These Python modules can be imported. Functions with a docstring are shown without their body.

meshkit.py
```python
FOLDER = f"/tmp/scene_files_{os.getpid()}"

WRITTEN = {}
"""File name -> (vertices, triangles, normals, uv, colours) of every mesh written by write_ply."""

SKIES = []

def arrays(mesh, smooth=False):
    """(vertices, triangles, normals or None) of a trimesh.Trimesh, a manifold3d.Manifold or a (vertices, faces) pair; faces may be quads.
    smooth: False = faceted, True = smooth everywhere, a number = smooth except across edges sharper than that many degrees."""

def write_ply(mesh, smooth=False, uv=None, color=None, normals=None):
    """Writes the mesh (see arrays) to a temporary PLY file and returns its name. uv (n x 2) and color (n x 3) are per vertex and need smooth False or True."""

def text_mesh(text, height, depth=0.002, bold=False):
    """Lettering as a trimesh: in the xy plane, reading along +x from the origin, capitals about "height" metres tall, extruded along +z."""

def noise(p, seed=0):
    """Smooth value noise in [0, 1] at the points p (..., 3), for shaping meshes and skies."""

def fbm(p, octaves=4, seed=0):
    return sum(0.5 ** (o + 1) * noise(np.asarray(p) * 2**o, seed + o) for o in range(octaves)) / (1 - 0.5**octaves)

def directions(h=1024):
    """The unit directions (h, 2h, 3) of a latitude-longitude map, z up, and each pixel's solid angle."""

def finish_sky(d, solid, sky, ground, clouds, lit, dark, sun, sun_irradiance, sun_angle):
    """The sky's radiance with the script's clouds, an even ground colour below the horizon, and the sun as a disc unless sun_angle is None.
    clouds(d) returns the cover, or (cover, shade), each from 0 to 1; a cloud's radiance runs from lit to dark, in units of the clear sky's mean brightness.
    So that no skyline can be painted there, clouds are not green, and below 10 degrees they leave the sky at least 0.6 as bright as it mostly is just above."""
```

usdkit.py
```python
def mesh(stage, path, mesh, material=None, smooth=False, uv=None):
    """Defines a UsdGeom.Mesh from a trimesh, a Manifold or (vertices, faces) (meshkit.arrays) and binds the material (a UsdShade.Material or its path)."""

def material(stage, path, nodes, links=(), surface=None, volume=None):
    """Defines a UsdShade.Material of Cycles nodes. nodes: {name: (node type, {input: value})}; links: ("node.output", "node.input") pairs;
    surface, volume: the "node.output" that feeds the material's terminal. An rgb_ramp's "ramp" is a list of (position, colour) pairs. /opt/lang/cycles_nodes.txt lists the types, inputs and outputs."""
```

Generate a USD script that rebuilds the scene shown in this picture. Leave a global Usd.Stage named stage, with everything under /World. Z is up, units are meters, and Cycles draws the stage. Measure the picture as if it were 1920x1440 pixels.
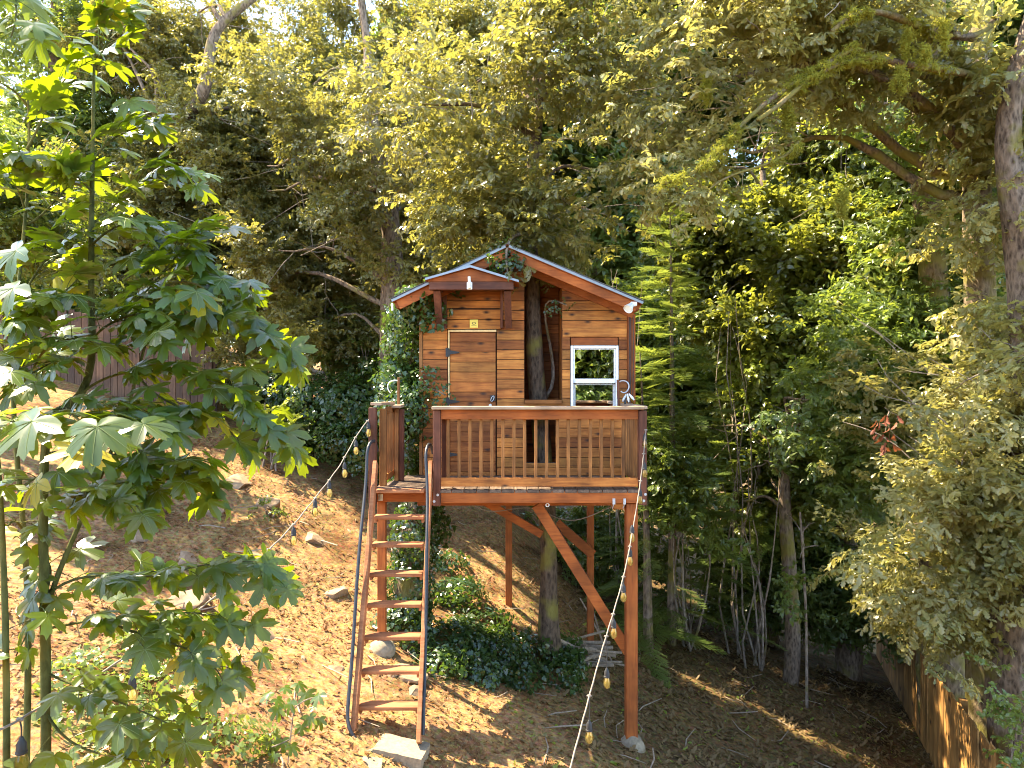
import math, random
import numpy as np
import trimesh
import shapely
from shapely.geometry import Polygon, box as sbox
from shapely.ops import unary_union
from scipy.spatial import ConvexHull
from scipy.spatial.transform import Rotation
import usdkit, meshkit
from pxr import Usd, UsdGeom, UsdLux, UsdShade, Gf, Sdf, Vt

random.seed(7)
np.random.seed(7)
stage = Usd.Stage.CreateInMemory()
UsdGeom.SetStageUpAxis(stage, 'Z')
UsdGeom.SetStageMetersPerUnit(stage, 1.0)
stage.SetDefaultPrim(UsdGeom.Xform.Define(stage, '/World').GetPrim())
UsdGeom.Scope.Define(stage, '/World/Looks')

# ------------------------------------------------------------------ camera, sky, sun, exposure
CZ = 3.4
cam = UsdGeom.Camera.Define(stage, '/World/camera')
cam.AddTranslateOp().Set(Gf.Vec3d(0, 0, CZ))
cam.AddRotateXOp().Set(90.0)
cam.CreateFocalLengthAttr(25.0)
cam.CreateHorizontalApertureAttr(36.0)
cam.CreateVerticalApertureAttr(27.0)
cam.CreateClippingRangeAttr(Gf.Vec2f(0.05, 2000))
cam.CreateExposureAttr(2.42)

SUN = np.array([-0.62, 0.28, 1.0])
SUN /= np.linalg.norm(SUN)
sun_elev = math.asin(SUN[2])
sun_rot = math.atan2(SUN[0], SUN[1])
M = usdkit.material
M(stage, '/World/Looks/sky_light', {
    'sky': ('sky_texture', {'sky_type': 'single_scattering', 'sun_disc': False, 'sun_elevation': sun_elev, 'sun_rotation': sun_rot, 'aerosol_density': 1.0}),
    'bg': ('background_shader', {'strength': 0.15})}, [('sky.color', 'bg.color')], surface='bg.background')
dome = UsdLux.DomeLight.Define(stage, '/World/sky')
dome.GetPrim().SetCustomDataByKey('kind', 'structure')
UsdShade.MaterialBindingAPI.Apply(dome.GetPrim()).Bind(UsdShade.Material.Get(stage, '/World/Looks/sky_light'))
sun = UsdLux.DistantLight.Define(stage, '/World/sun')
sun.CreateNormalizeAttr(True)
sun.CreateIntensityAttr(1.25)
sun.CreateAngleAttr(0.5)
sun.CreateColorAttr(Gf.Vec3f(1.0, 0.86, 0.62))
q = Rotation.align_vectors([SUN], [[0, 0, 1.0]])[0].as_quat()
sun.AddOrientOp().Set(Gf.Quatf(float(q[3]), float(q[0]), float(q[1]), float(q[2])))

# ------------------------------------------------------------------ helpers
F = 1333.33
SX = 960.0


def P(px, row, y):
    return np.array([(px - SX) * y / F, y, CZ + (720.0 - row) * y / F])


def terrain_smooth(x, y):
    x = np.asarray(x, float)
    y = np.asarray(y, float)
    s = np.clip((1.6 - x) / 2.2, 0, 1)
    s = s * s * (3 - 2 * s)
    z = -0.295 - 4.62 * np.tanh(x / 14.0)
    z = z + 0.225 * np.clip(y - 9.0, 0, 9.0) * s
    z = z + 0.10 * np.clip(y - 9.0, 0, 40) * (1 - s) * 0.3
    return z


def terrain(x, y):
    x = np.asarray(x, float)
    y = np.asarray(y, float)
    p = np.stack([x, y, np.zeros_like(x)], -1)
    near = np.exp(-((x / 30) ** 2 + ((y - 9) / 30) ** 2))
    b = (meshkit.fbm(p * 0.9 + 11.3, 3, 3) - 0.5) * 0.22 + (meshkit.fbm(p * 4.3 + 3.1, 3, 5) - 0.5) * 0.07
    return terrain_smooth(x, y) + b * near


def ground_hit(px, row):
    d = np.array([(px - SX) / F, 1.0, (720.0 - row) / F])
    ys = np.linspace(2.5, 60, 4000)
    z = CZ + d[2] * ys
    t = terrain(d[0] * ys, ys)
    k = np.argmax(z < t)
    y = ys[k]
    return np.array([d[0] * y, y, t[k]])


taken = {'/World/sky', '/World/sun', '/World/camera'}


def numbered(path):
    if path not in taken:
        taken.add(path)
        return path
    k = 1
    while f'{path}_{k:03d}' in taken:
        k += 1
    p = f'{path}_{k:03d}'
    taken.add(p)
    return p


def tag(prim, label=None, category=None, group=None, kind=None):
    for k, v in (('label', label), ('category', category), ('group', group), ('kind', kind)):
        if v:
            prim.SetCustomDataByKey(k, v)


BASE = {}
COUNT = {}


class Thing:
    def __init__(self, name, label, category, base=(0, 0, 0), group=None, kind=None):
        self.path = numbered('/World/' + name)
        self.base = np.array(base, float)
        BASE[self.path] = self.base
        x = UsdGeom.Xform.Define(stage, self.path)
        x.AddTranslateOp().Set(Gf.Vec3d(*map(float, self.base)))
        self.prim = x.GetPrim()
        tag(self.prim, label, category, group, kind)

    def part(self, name, mesh, mat, smooth=False, under=None, label=None, kind=None, uv=None):
        v, f = vf(mesh)
        p = numbered((under or self.path) + '/' + name)
        m = usdkit.mesh(stage, p, (v - self.base, f), LOOK[mat], smooth=smooth, uv=uv)
        tag(m.GetPrim(), label, kind=kind)
        return p


def solo(name, mesh, mat, label=None, category=None, group=None, kind=None, smooth=False):
    v, f = vf(mesh)
    p = numbered('/World/' + name)
    m = usdkit.mesh(stage, p, (v, f), LOOK[mat], smooth=smooth)
    tag(m.GetPrim(), label, category, group, kind)
    return p


def vf(m):
    if hasattr(m, 'vertices'):
        return np.array(m.vertices), np.array(m.faces)
    v, f = np.asarray(m[0], float), np.asarray(m[1], int)
    if f.shape[1] == 4:
        f = np.vstack([f[:, [0, 1, 2]], f[:, [0, 2, 3]]])
    return v, f


def join(ms):
    vs, fs, n = [], [], 0
    for m in ms:
        v, f = vf(m)
        vs.append(v)
        fs.append(f + n)
        n += len(v)
    return np.vstack(vs), np.vstack(fs)


def _cb(h, c):
    h = np.asarray(h, float)
    c = min(c, h.min() * 0.8)
    out = []
    for sx in (-1, 1):
        for sy in (-1, 1):
            for sz in (-1, 1):
                s = np.array([sx, sy, sz])
                for ax in range(3):
                    d = h - c
                    d[ax] = h[ax]
                    out.append(s * d)
    return np.array(out)


def _hull_faces(v):
    hl = ConvexHull(v)
    f = hl.simplices.copy()
    n = np.cross(v[f[:, 1]] - v[f[:, 0]], v[f[:, 2]] - v[f[:, 0]])
    bad = (n * hl.equations[:, :3]).sum(1) < 0
    f[bad] = f[bad][:, ::-1]
    return f


_BF = _hull_faces(_cb([1.0, 1.1, 1.2], 0.1))


def cbox(x0, x1, y0, y1, z0, z1, c=0.004):
    h = np.array([x1 - x0, y1 - y0, z1 - z0]) / 2.0
    return _cb(h, c) + np.array([x0 + x1, y0 + y1, z0 + z1]) / 2.0, _BF


def beam(a, b, w, h, side=(0, 1, 0), c=0.004):
    """bar from a to b; h measured along the part of 'side' that is square to the bar, w across"""
    a, b, side = np.array(a, float), np.array(b, float), np.array(side, float)
    d = b - a
    L = np.linalg.norm(d)
    d /= L
    s = side - d * (side @ d)
    s /= np.linalg.norm(s)
    t = np.cross(s, d)
    v = _cb([L / 2, w / 2, h / 2], c)
    return v @ np.array([d, t, s]) + (a + b) / 2, _BF


def spline(pts, n):
    pts = np.asarray(pts, float)
    if len(pts) == 2:
        return pts[0] + (pts[1] - pts[0]) * np.linspace(0, 1, n)[:, None]
    from scipy.interpolate import CubicSpline
    s = np.concatenate([[0], np.cumsum(np.linalg.norm(np.diff(pts[:, :3], axis=0), axis=1))])
    return CubicSpline(s, pts)(np.linspace(0, s[-1], n))


def tube(p, r, sides=6, bump=0.0, seed=0, caps=True):
    p = np.asarray(p, float)
    r = np.broadcast_to(np.asarray(r, float), (len(p),))
    t = np.gradient(p, axis=0)
    t /= np.linalg.norm(t, axis=1, keepdims=True) + 1e-12
    a = np.cross(t[0], [0, 0, 1.0] if abs(t[0][2]) < 0.9 else [1.0, 0, 0])
    A = []
    for k in range(len(p)):
        a = a - t[k] * (a @ t[k])
        a /= np.linalg.norm(a) + 1e-12
        A.append(a)
    A = np.array(A)
    B = np.cross(t, A)
    ang = np.arange(sides) * 2 * np.pi / sides
    R = np.repeat(r[:, None], sides, 1)
    if bump:
        q = np.stack([np.cos(ang)[None] * np.ones((len(p), 1)), np.sin(ang)[None] * np.ones((len(p), 1)), np.arange(len(p))[:, None] * 0.35 * np.ones((1, sides))], -1)
        R = R * (1 + bump * (meshkit.fbm(q * 1.6 + seed * 7.7, 3, seed) - 0.5) * 2)
    v = p[:, None] + R[..., None] * (np.cos(ang)[None, :, None] * A[:, None] + np.sin(ang)[None, :, None] * B[:, None])
    n = len(p)
    i, j = np.meshgrid(np.arange(n - 1), np.arange(sides), indexing='ij')
    qd = np.stack([i * sides + j, i * sides + (j + 1) % sides, (i + 1) * sides + (j + 1) % sides, (i + 1) * sides + j], -1).reshape(-1, 4)
    f = np.vstack([qd[:, [0, 1, 2]], qd[:, [0, 2, 3]]])
    v = v.reshape(-1, 3)
    if caps:
        v = np.vstack([v, p[0], p[-1]])
        k0, k1 = n * sides, n * sides + 1
        jj = np.arange(sides)
        f = np.vstack([f, np.stack([np.full(sides, k0), (jj + 1) % sides, jj], 1),
                       np.stack([np.full(sides, k1), (n - 1) * sides + jj, (n - 1) * sides + (jj + 1) % sides], 1)])
    return v, f


def lathe(profile, sides=12):
    """profile: (r, z) pairs, axis z, closed at both ends when r = 0"""
    pr = np.array(profile, float)
    ang = np.arange(sides) * 2 * np.pi / sides
    v = np.stack([pr[:, 0, None] * np.cos(ang), pr[:, 0, None] * np.sin(ang), np.repeat(pr[:, 1, None], sides, 1)], -1).reshape(-1, 3)
    n = len(pr)
    i, j = np.meshgrid(np.arange(n - 1), np.arange(sides), indexing='ij')
    qd = np.stack([i * sides + j, i * sides + (j + 1) % sides, (i + 1) * sides + (j + 1) % sides, (i + 1) * sides + j], -1).reshape(-1, 4)
    return v, np.vstack([qd[:, [0, 1, 2]], qd[:, [0, 2, 3]]])


def moved(m, R=None, t=(0, 0, 0), s=1.0):
    v, f = vf(m)
    v = v * s
    if R is not None:
        v = v @ np.asarray(R).T
    return v + np.asarray(t), f


def frame(x, zhint):
    """rotation matrix whose x column is x and whose z column is near zhint"""
    x = np.asarray(x, float)
    x = x / np.linalg.norm(x)
    z = np.asarray(zhint, float) - x * (np.asarray(zhint, float) @ x)
    z /= np.linalg.norm(z) + 1e-9
    return np.stack([x, np.cross(z, x), z], 1)


def frames(x, z):
    x = np.asarray(x, float)
    x = x / (np.linalg.norm(x, axis=1, keepdims=True) + 1e-9)
    z = np.asarray(z, float)
    z = z - x * (z * x).sum(1, keepdims=True)
    z = z / (np.linalg.norm(z, axis=1, keepdims=True) + 1e-9)
    return np.stack([x, np.cross(z, x), z], 2)


def scatter(path, protos, mat, pos, rot, scale, which, kind='stuff', label=None):
    """PointInstancer at path; protos: list of (v, f); rot: n x 3 x 3"""
    if len(pos) == 0:
        return None
    path = numbered(path)
    COUNT[path] = len(pos)
    pi = UsdGeom.PointInstancer.Define(stage, path)
    paths = []
    for k, m in enumerate(protos):
        pp = f'{path}/leaf_spray_{k + 1:03d}'
        usdkit.mesh(stage, pp, m, LOOK[mat] if isinstance(mat, str) else LOOK[mat[k]])
        paths.append(Sdf.Path(pp))
    pi.CreatePrototypesRel().SetTargets(paths)
    pos = np.asarray(pos) - BASE.get('/'.join(path.split('/')[:3]), np.zeros(3))
    qs = Rotation.from_matrix(rot).as_quat().astype(np.float32)
    pi.CreatePositionsAttr(Vt.Vec3fArray.FromNumpy(np.asarray(pos, np.float32)))
    pi.CreateOrientationsAttr(Vt.QuathArray([Gf.Quath(float(a[3]), float(a[0]), float(a[1]), float(a[2])) for a in qs]))
    sc = np.asarray(scale, np.float32)
    pi.CreateScalesAttr(Vt.Vec3fArray.FromNumpy(np.repeat(sc[:, None], 3, 1) if sc.ndim == 1 else sc))
    pi.CreateProtoIndicesAttr(Vt.IntArray.FromNumpy(np.asarray(which, np.int32)))
    tag(pi.GetPrim(), label, kind=kind)
    return path


# ------------------------------------------------------------------ materials
LOOK = {}


def look(name, nodes, links=(), surface='p.BSDF'):
    LOOK[name] = M(stage, '/World/Looks/' + name, nodes, links, surface=surface)


def wood(name, ramp, axis=0, grain=1.0, rough=0.7, knots=True, tone=0.35, shift=0.0):
    sc = [14.0, 14.0, 14.0]
    sc[axis] = 1.1
    sk = [9.0, 9.0, 9.0]
    sk[axis] = 4.2
    nodes = {
        'g': ('geometry', {}),
        'oi': ('object_info', {}),
        'off': ('vector_math', {'math_type': 'multiply', 'vector2': (13.0, 17.0, 11.0)}),
        'co': ('combine_xyz', {}),
        'add': ('vector_math', {'math_type': 'add'}),
        'mp': ('mapping', {'scale': tuple(sc), 'location': (shift * 5.3, shift * 3.1, shift * 7.7)}),
        'n1': ('noise_texture', {'scale': 2.2 * grain, 'detail': 6, 'roughness': 0.65, 'distortion': 0.6}),
        'rp': ('rgb_ramp', {'ramp': ramp}),
        'n2': ('noise_texture', {'scale': 3.0, 'detail': 4}),
        'mr': ('map_range', {'from_min': 0.3, 'from_max': 0.7, 'to_min': 0.55, 'to_max': 1.25}),
        'tone': ('map_range', {'from_min': 0.0, 'from_max': 1.0, 'to_min': 1 - tone, 'to_max': 1 + tone}),
        'tm': ('math', {'math_type': 'multiply'}),
        'cm': ('combine_color', {}),
        'mul': ('mix_color', {'blend_type': 'multiply', 'fac': 1.0}),
        'ks': ('separate_xyz', {}),
        'kc': ('combine_xyz', {}),
        'mk': ('mapping', {'scale': (sk[0], sk[2], 1.0), 'location': (shift * 3.7, shift * 1.9, 0)}),
        'vo': ('voronoi_texture', {'dimensions': '2D', 'scale': 0.42, 'randomness': 1.0}),
        'kn': ('map_range', {'from_min': 0.035, 'from_max': 0.11, 'to_min': 0.85 if knots else 0.0, 'to_max': 0.0}),
        'mix': ('mix_color', {'b': (0.035, 0.014, 0.007)}),
        'b': ('bump', {'strength': 0.35, 'distance': 0.004}),
        'p': ('principled_bsdf', {'roughness': rough, 'specular_ior_level': 0.3}),
    }
    links = [('oi.random', 'co.x'), ('oi.random', 'co.y'), ('oi.random', 'co.z'), ('co.vector', 'off.vector1'),
             ('g.position', 'add.vector1'), ('off.vector', 'add.vector2'), ('add.vector', 'mp.vector'), ('mp.vector', 'n1.vector'),
             ('n1.fac', 'rp.fac'), ('g.position', 'n2.vector'), ('n2.fac', 'mr.value'), ('oi.random', 'tone.value'),
             ('mr.result', 'tm.value1'), ('tone.result', 'tm.value2'), ('tm.value', 'cm.r'), ('tm.value', 'cm.g'), ('tm.value', 'cm.b'),
             ('rp.color', 'mul.a'), ('cm.color', 'mul.b'), ('g.position', 'ks.vector'), ('ks.x', 'kc.x'), ('ks.z', 'kc.y'), ('kc.vector', 'mk.vector'), ('mk.vector', 'vo.vector'), ('vo.distance', 'kn.value'),
             ('mul.result', 'mix.a'), ('kn.result', 'mix.fac'), ('mix.result', 'p.base_color'), ('n1.fac', 'b.height'), ('b.normal', 'p.normal')]
    look(name, nodes, links)


CEDAR = [(0.25, (0.1364, 0.0378, 0.0079)), (0.45, (0.2904, 0.0950, 0.0176)), (0.62, (0.4048, 0.1496, 0.0299)), (0.8, (0.2464, 0.0704, 0.0132))]
CEDARS = []
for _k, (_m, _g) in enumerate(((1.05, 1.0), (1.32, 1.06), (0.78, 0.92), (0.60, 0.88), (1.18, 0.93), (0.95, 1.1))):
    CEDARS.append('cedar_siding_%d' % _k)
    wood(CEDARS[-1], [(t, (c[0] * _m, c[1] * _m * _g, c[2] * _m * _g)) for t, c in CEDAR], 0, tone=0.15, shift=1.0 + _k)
REDST = [(0.25, (0.1555, 0.0367, 0.0072)), (0.5, (0.3007, 0.0785, 0.0138)), (0.75, (0.3629, 0.1102, 0.0210))]
PURPL = [(0.25, (0.0638, 0.0204, 0.0102)), (0.5, (0.1275, 0.0425, 0.0213)), (0.75, (0.1700, 0.0629, 0.0306))]
wood('cedar_siding', CEDAR, 0)
wood('cedar_upright', [(0.25, (0.11, 0.043, 0.012)), (0.5, (0.235, 0.095, 0.024)), (0.75, (0.32, 0.14, 0.038))], 2, knots=False, tone=0.2)
wood('red_stain_wood', REDST, 0, knots=False, tone=0.15)
wood('red_stain_post', REDST, 2, knots=False, tone=0.15)
wood('dark_stain_wood', PURPL, 0, knots=False, tone=0.15)
wood('dark_stain_post', PURPL, 2, knots=False, tone=0.15)
wood('deck_wood', [(0.25, (0.045, 0.03, 0.02)), (0.5, (0.11, 0.07, 0.045)), (0.75, (0.20, 0.14, 0.095))], 1, knots=False)
wood('rail_cap_wood', [(0.25, (0.2640, 0.1600, 0.0880)), (0.5, (0.4000, 0.2640, 0.1600)), (0.75, (0.4800, 0.3360, 0.2160))], 0, knots=False, tone=0.1)
wood('ladder_wood', [(0.25, (0.2400, 0.0800, 0.0280)), (0.5, (0.3680, 0.1440, 0.0560)), (0.75, (0.4480, 0.2080, 0.0880))], 0, knots=False, tone=0.12)
wood('grey_fence_wood', [(0.25, (0.0425, 0.0209, 0.0101)), (0.5, (0.0935, 0.0460, 0.0224)), (0.75, (0.1445, 0.0767, 0.0393))], 2, tone=0.25)
wood('golden_fence_wood', [(0.25, (0.2040, 0.0935, 0.0255)), (0.5, (0.3400, 0.1700, 0.0467)), (0.75, (0.4250, 0.2380, 0.0765))], 2, tone=0.25)


def plain(name, col, rough=0.5, metal=0.0, var=0.15, scale=20.0, bump=0.1, bd=0.003):
    c = np.array(col)
    look(name, {
        'g': ('geometry', {}),
        'n': ('noise_texture', {'scale': scale, 'detail': 5, 'roughness': 0.6}),
        'r': ('rgb_ramp', {'ramp': [(0.3, tuple(c * (1 - var))), (0.7, tuple(np.minimum(c * (1 + var), 0.95)))]}),
        'b': ('bump', {'strength': bump, 'distance': bd}),
        'p': ('principled_bsdf', {'roughness': rough, 'metallic': metal})},
        [('g.position', 'n.vector'), ('n.fac', 'r.fac'), ('r.color', 'p.base_color'), ('n.fac', 'b.height'), ('b.normal', 'p.normal')])


plain('sheathing', (0.03, 0.022, 0.018), 0.9)
plain('white_vinyl', (0.78, 0.78, 0.76), 0.4, var=0.05)
plain('black_iron', (0.018, 0.020, 0.022), 0.45, var=0.3)
plain('black_pipe', (0.02, 0.021, 0.023), 0.38, var=0.3, scale=9)
plain('galvanised', (0.55, 0.57, 0.58), 0.4, metal=0.6, var=0.12)
plain('drip_edge', (0.27, 0.31, 0.35), 0.35, metal=0.3, var=0.08)
plain('shingle', (0.09, 0.085, 0.08), 0.9, var=0.4, scale=60, bump=0.5)
plain('yellow_sign', (0.78, 0.60, 0.10), 0.5, var=0.06)
plain('sign_ink', (0.03, 0.03, 0.025), 0.6)
plain('raw_pine', (0.62, 0.42, 0.18), 0.6, var=0.15)
plain('terracotta', (0.36, 0.13, 0.06), 0.75, var=0.15)
plain('concrete', (0.23, 0.185, 0.12), 0.9, var=0.25, scale=30, bump=0.5)
plain('cable_rubber', (0.20, 0.16, 0.125), 0.6, var=0.2)
plain('socket_rubber', (0.022, 0.022, 0.022), 0.55, var=0.2)
plain('white_paint', (0.75, 0.74, 0.70), 0.5, var=0.1)
plain('dead_wood', (0.26, 0.20, 0.14), 0.9, var=0.4, scale=25, bump=0.6)
plain('soil', (0.05, 0.035, 0.022), 0.95, var=0.4)

look('stone', {
    'g': ('geometry', {}),
    'n': ('noise_texture', {'scale': 5, 'detail': 8, 'roughness': 0.65}),
    'r': ('rgb_ramp', {'ramp': [(0.3, (0.13, 0.08, 0.045)), (0.5, (0.27, 0.18, 0.10)), (0.7, (0.38, 0.27, 0.165))]}),
    'b': ('bump', {'strength': 0.8, 'distance': 0.02}),
    'p': ('principled_bsdf', {'roughness': 0.9})},
    [('g.position', 'n.vector'), ('n.fac', 'r.fac'), ('r.color', 'p.base_color'), ('n.fac', 'b.height'), ('b.normal', 'p.normal')])


def bark(name, dark, light, moss=0.0):
    look(name, {
        'g': ('geometry', {}),
        'mp': ('mapping', {'scale': (20, 20, 7.0)}),
        'v': ('voronoi_texture', {'scale': 1.3, 'feature': 'f1'}),
        'n': ('noise_texture', {'scale': 1.0, 'detail': 9, 'roughness': 0.75, 'distortion': 0.9}),
        'm': ('math', {'math_type': 'multiply_add', 'value2': 0.35}),
        'r': ('rgb_ramp', {'ramp': [(0.46, dark), (0.80, light)]}),
        'n2': ('noise_texture', {'scale': 2.6, 'detail': 6}),
        'mr': ('map_range', {'from_min': 0.56 - 0.25 * moss, 'from_max': 0.66 - 0.2 * moss, 'to_min': 0, 'to_max': 0.85}),
        'mx': ('mix_color', {'b': (0.20, 0.17, 0.045)}),
        'b': ('bump', {'strength': 1.0, 'distance': 0.03}),
        'p': ('principled_bsdf', {'roughness': 0.95, 'specular_ior_level': 0.15})},
        [('g.position', 'mp.vector'), ('mp.vector', 'v.vector'), ('mp.vector', 'n.vector'), ('v.distance', 'm.value1'), ('n.fac', 'm.value3'),
         ('m.value', 'r.fac'), ('r.color', 'mx.a'), ('g.position', 'n2.vector'), ('n2.fac', 'mr.value'), ('mr.result', 'mx.fac'),
         ('mx.result', 'p.base_color'), ('m.value', 'b.height'), ('b.normal', 'p.normal')])


bark('oak_bark', (0.05, 0.035, 0.025), (0.27, 0.20, 0.14), 0.1)
bark('mossy_bark', (0.05, 0.035, 0.022), (0.25, 0.185, 0.12), 0.5)
bark('dark_bark', (0.03, 0.021, 0.015), (0.15, 0.105, 0.07), 0.25)
bark('twig_bark', (0.10, 0.075, 0.055), (0.36, 0.29, 0.22), 0.0)
bark('green_bark', (0.055, 0.06, 0.018), (0.13, 0.14, 0.045), 0.2)


def leaf(name, ramp, trans=0.4, tcol=(0.30, 0.36, 0.04), rough=0.38, spec=0.5, clump=0.35, clump_scale=0.6, bump=0.0):
    nodes = {
        'g': ('geometry', {}),
        'oi': ('object_info', {}),
        'mixr': ('math', {'math_type': 'multiply_add', 'value2': 0.65}),
        'o2': ('math', {'math_type': 'multiply', 'value2': 0.35}),
        'rp': ('rgb_ramp', {'ramp': ramp}),
        'n': ('noise_texture', {'scale': clump_scale, 'detail': 3}),
        'mr': ('map_range', {'from_min': 0.3, 'from_max': 0.7, 'to_min': 1 - clump, 'to_max': 1 + clump}),
        'cc': ('combine_color', {}),
        'mul': ('mix_color', {'blend_type': 'multiply', 'fac': 1.0}),
        'tc': ('mix_color', {'fac': 0.65, 'b': tcol}),
        'p': ('principled_bsdf', {'roughness': rough, 'specular_ior_level': spec}),
        't': ('translucent_bsdf', {}),
        'mc': ('mix_closure', {'fac': trans}),
    }
    links = [('oi.random', 'o2.value1'), ('g.random_per_island', 'mixr.value1'), ('o2.value', 'mixr.value3'), ('mixr.value', 'rp.fac'),
             ('g.position', 'n.vector'), ('n.fac', 'mr.value'), ('mr.result', 'cc.r'), ('mr.result', 'cc.g'), ('mr.result', 'cc.b'),
             ('rp.color', 'mul.a'), ('cc.color', 'mul.b'), ('mul.result', 'p.base_color'), ('mul.result', 'tc.a'), ('tc.result', 't.color'),
             ('p.BSDF', 'mc.closure1'), ('t.BSDF', 'mc.closure2')]
    look(name, nodes, links, surface='mc.closure')


leaf('oak_leaf', [(0.0, (0.12, 0.13, 0.032)), (0.35, (0.22, 0.195, 0.052)), (0.7, (0.35, 0.285, 0.105)), (0.92, (0.49, 0.39, 0.20)), (1.0, (0.47, 0.22, 0.05))], 0.43, (0.48, 0.43, 0.06), 0.33, 0.9)
leaf('oak_leaf_green', [(0.0, (0.085, 0.135, 0.030)), (0.5, (0.165, 0.205, 0.046)), (0.85, (0.29, 0.29, 0.09)), (1.0, (0.42, 0.34, 0.14))], 0.45, (0.42, 0.50, 0.045), 0.33, 0.8)
leaf('oak_leaf_brown', [(0.0, (0.18, 0.19, 0.055)), (0.4, (0.33, 0.29, 0.11)), (0.75, (0.49, 0.40, 0.22)), (0.95, (0.55, 0.34, 0.13)), (1.0, (0.52, 0.19, 0.05))], 0.45, (0.56, 0.50, 0.09), 0.34, 0.8)
leaf('ivy_leaf', [(0.0, (0.0288, 0.0612, 0.0144)), (0.6, (0.0576, 0.0972, 0.0216)), (0.9, (0.1080, 0.1440, 0.0324)), (1.0, (0.1872, 0.1944, 0.0576))], 0.34, (0.1728, 0.2736, 0.0216), 0.26, 0.8)
leaf('gloss_leaf', [(0.0, (0.0978, 0.1260, 0.0266)), (0.5, (0.1898, 0.2100, 0.0427)), (0.85, (0.3450, 0.3150, 0.0950)), (1.0, (0.5290, 0.3990, 0.1805))], 0.44, (0.4830, 0.4830, 0.0380), 0.27, 0.9)
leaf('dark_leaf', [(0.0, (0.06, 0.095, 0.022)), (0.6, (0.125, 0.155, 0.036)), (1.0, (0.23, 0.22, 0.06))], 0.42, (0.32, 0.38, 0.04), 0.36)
leaf('fir_needle', [(0.0, (0.0960, 0.1482, 0.0280)), (0.6, (0.1600, 0.2184, 0.0440)), (1.0, (0.2400, 0.2652, 0.0640))], 0.42, (0.3840, 0.4368, 0.0560), 0.42)
leaf('lime_leaf', [(0.0, (0.15, 0.21, 0.025)), (0.6, (0.26, 0.31, 0.04)), (1.0, (0.36, 0.37, 0.06))], 0.46, (0.58, 0.60, 0.05), 0.4)
leaf('maple_leaf', [(0.0, (0.030, 0.062, 0.006)), (0.6, (0.060, 0.105, 0.010)), (1.0, (0.11, 0.145, 0.014))], 0.34, (0.50, 0.62, 0.006), 0.32, 0.7, 0.2, 3.0)
leaf('maple_leaf_yellow', [(0.0, (0.34, 0.34, 0.02)), (1.0, (0.58, 0.38, 0.02))], 0.45, (0.70, 0.58, 0.02), 0.4, 0.5, 0.2, 6.0)
leaf('maple_vein', [(0.0, (0.22, 0.27, 0.07)), (1.0, (0.28, 0.33, 0.10))], 0.2, (0.3, 0.4, 0.05), 0.5)
leaf('moss', [(0.0, (0.26, 0.27, 0.035)), (0.6, (0.42, 0.40, 0.07)), (1.0, (0.52, 0.47, 0.13))], 0.35, (0.55, 0.52, 0.07), 0.9, 0.1)
leaf('orange_moss', [(0.0, (0.24, 0.11, 0.015)), (1.0, (0.42, 0.22, 0.03))], 0.3, (0.5, 0.28, 0.03), 0.9, 0.1)
leaf('litter', [(0.0, (0.1248, 0.0506, 0.0176)), (0.3, (0.2496, 0.1242, 0.0416)), (0.65, (0.4512, 0.2760, 0.1120)), (0.92, (0.5952, 0.4232, 0.2160)), (1.0, (0.3840, 0.0920, 0.0400))], 0.15, (0.4800, 0.2576, 0.0640), 0.6, 0.3, 0.2, 1.2)
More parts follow.
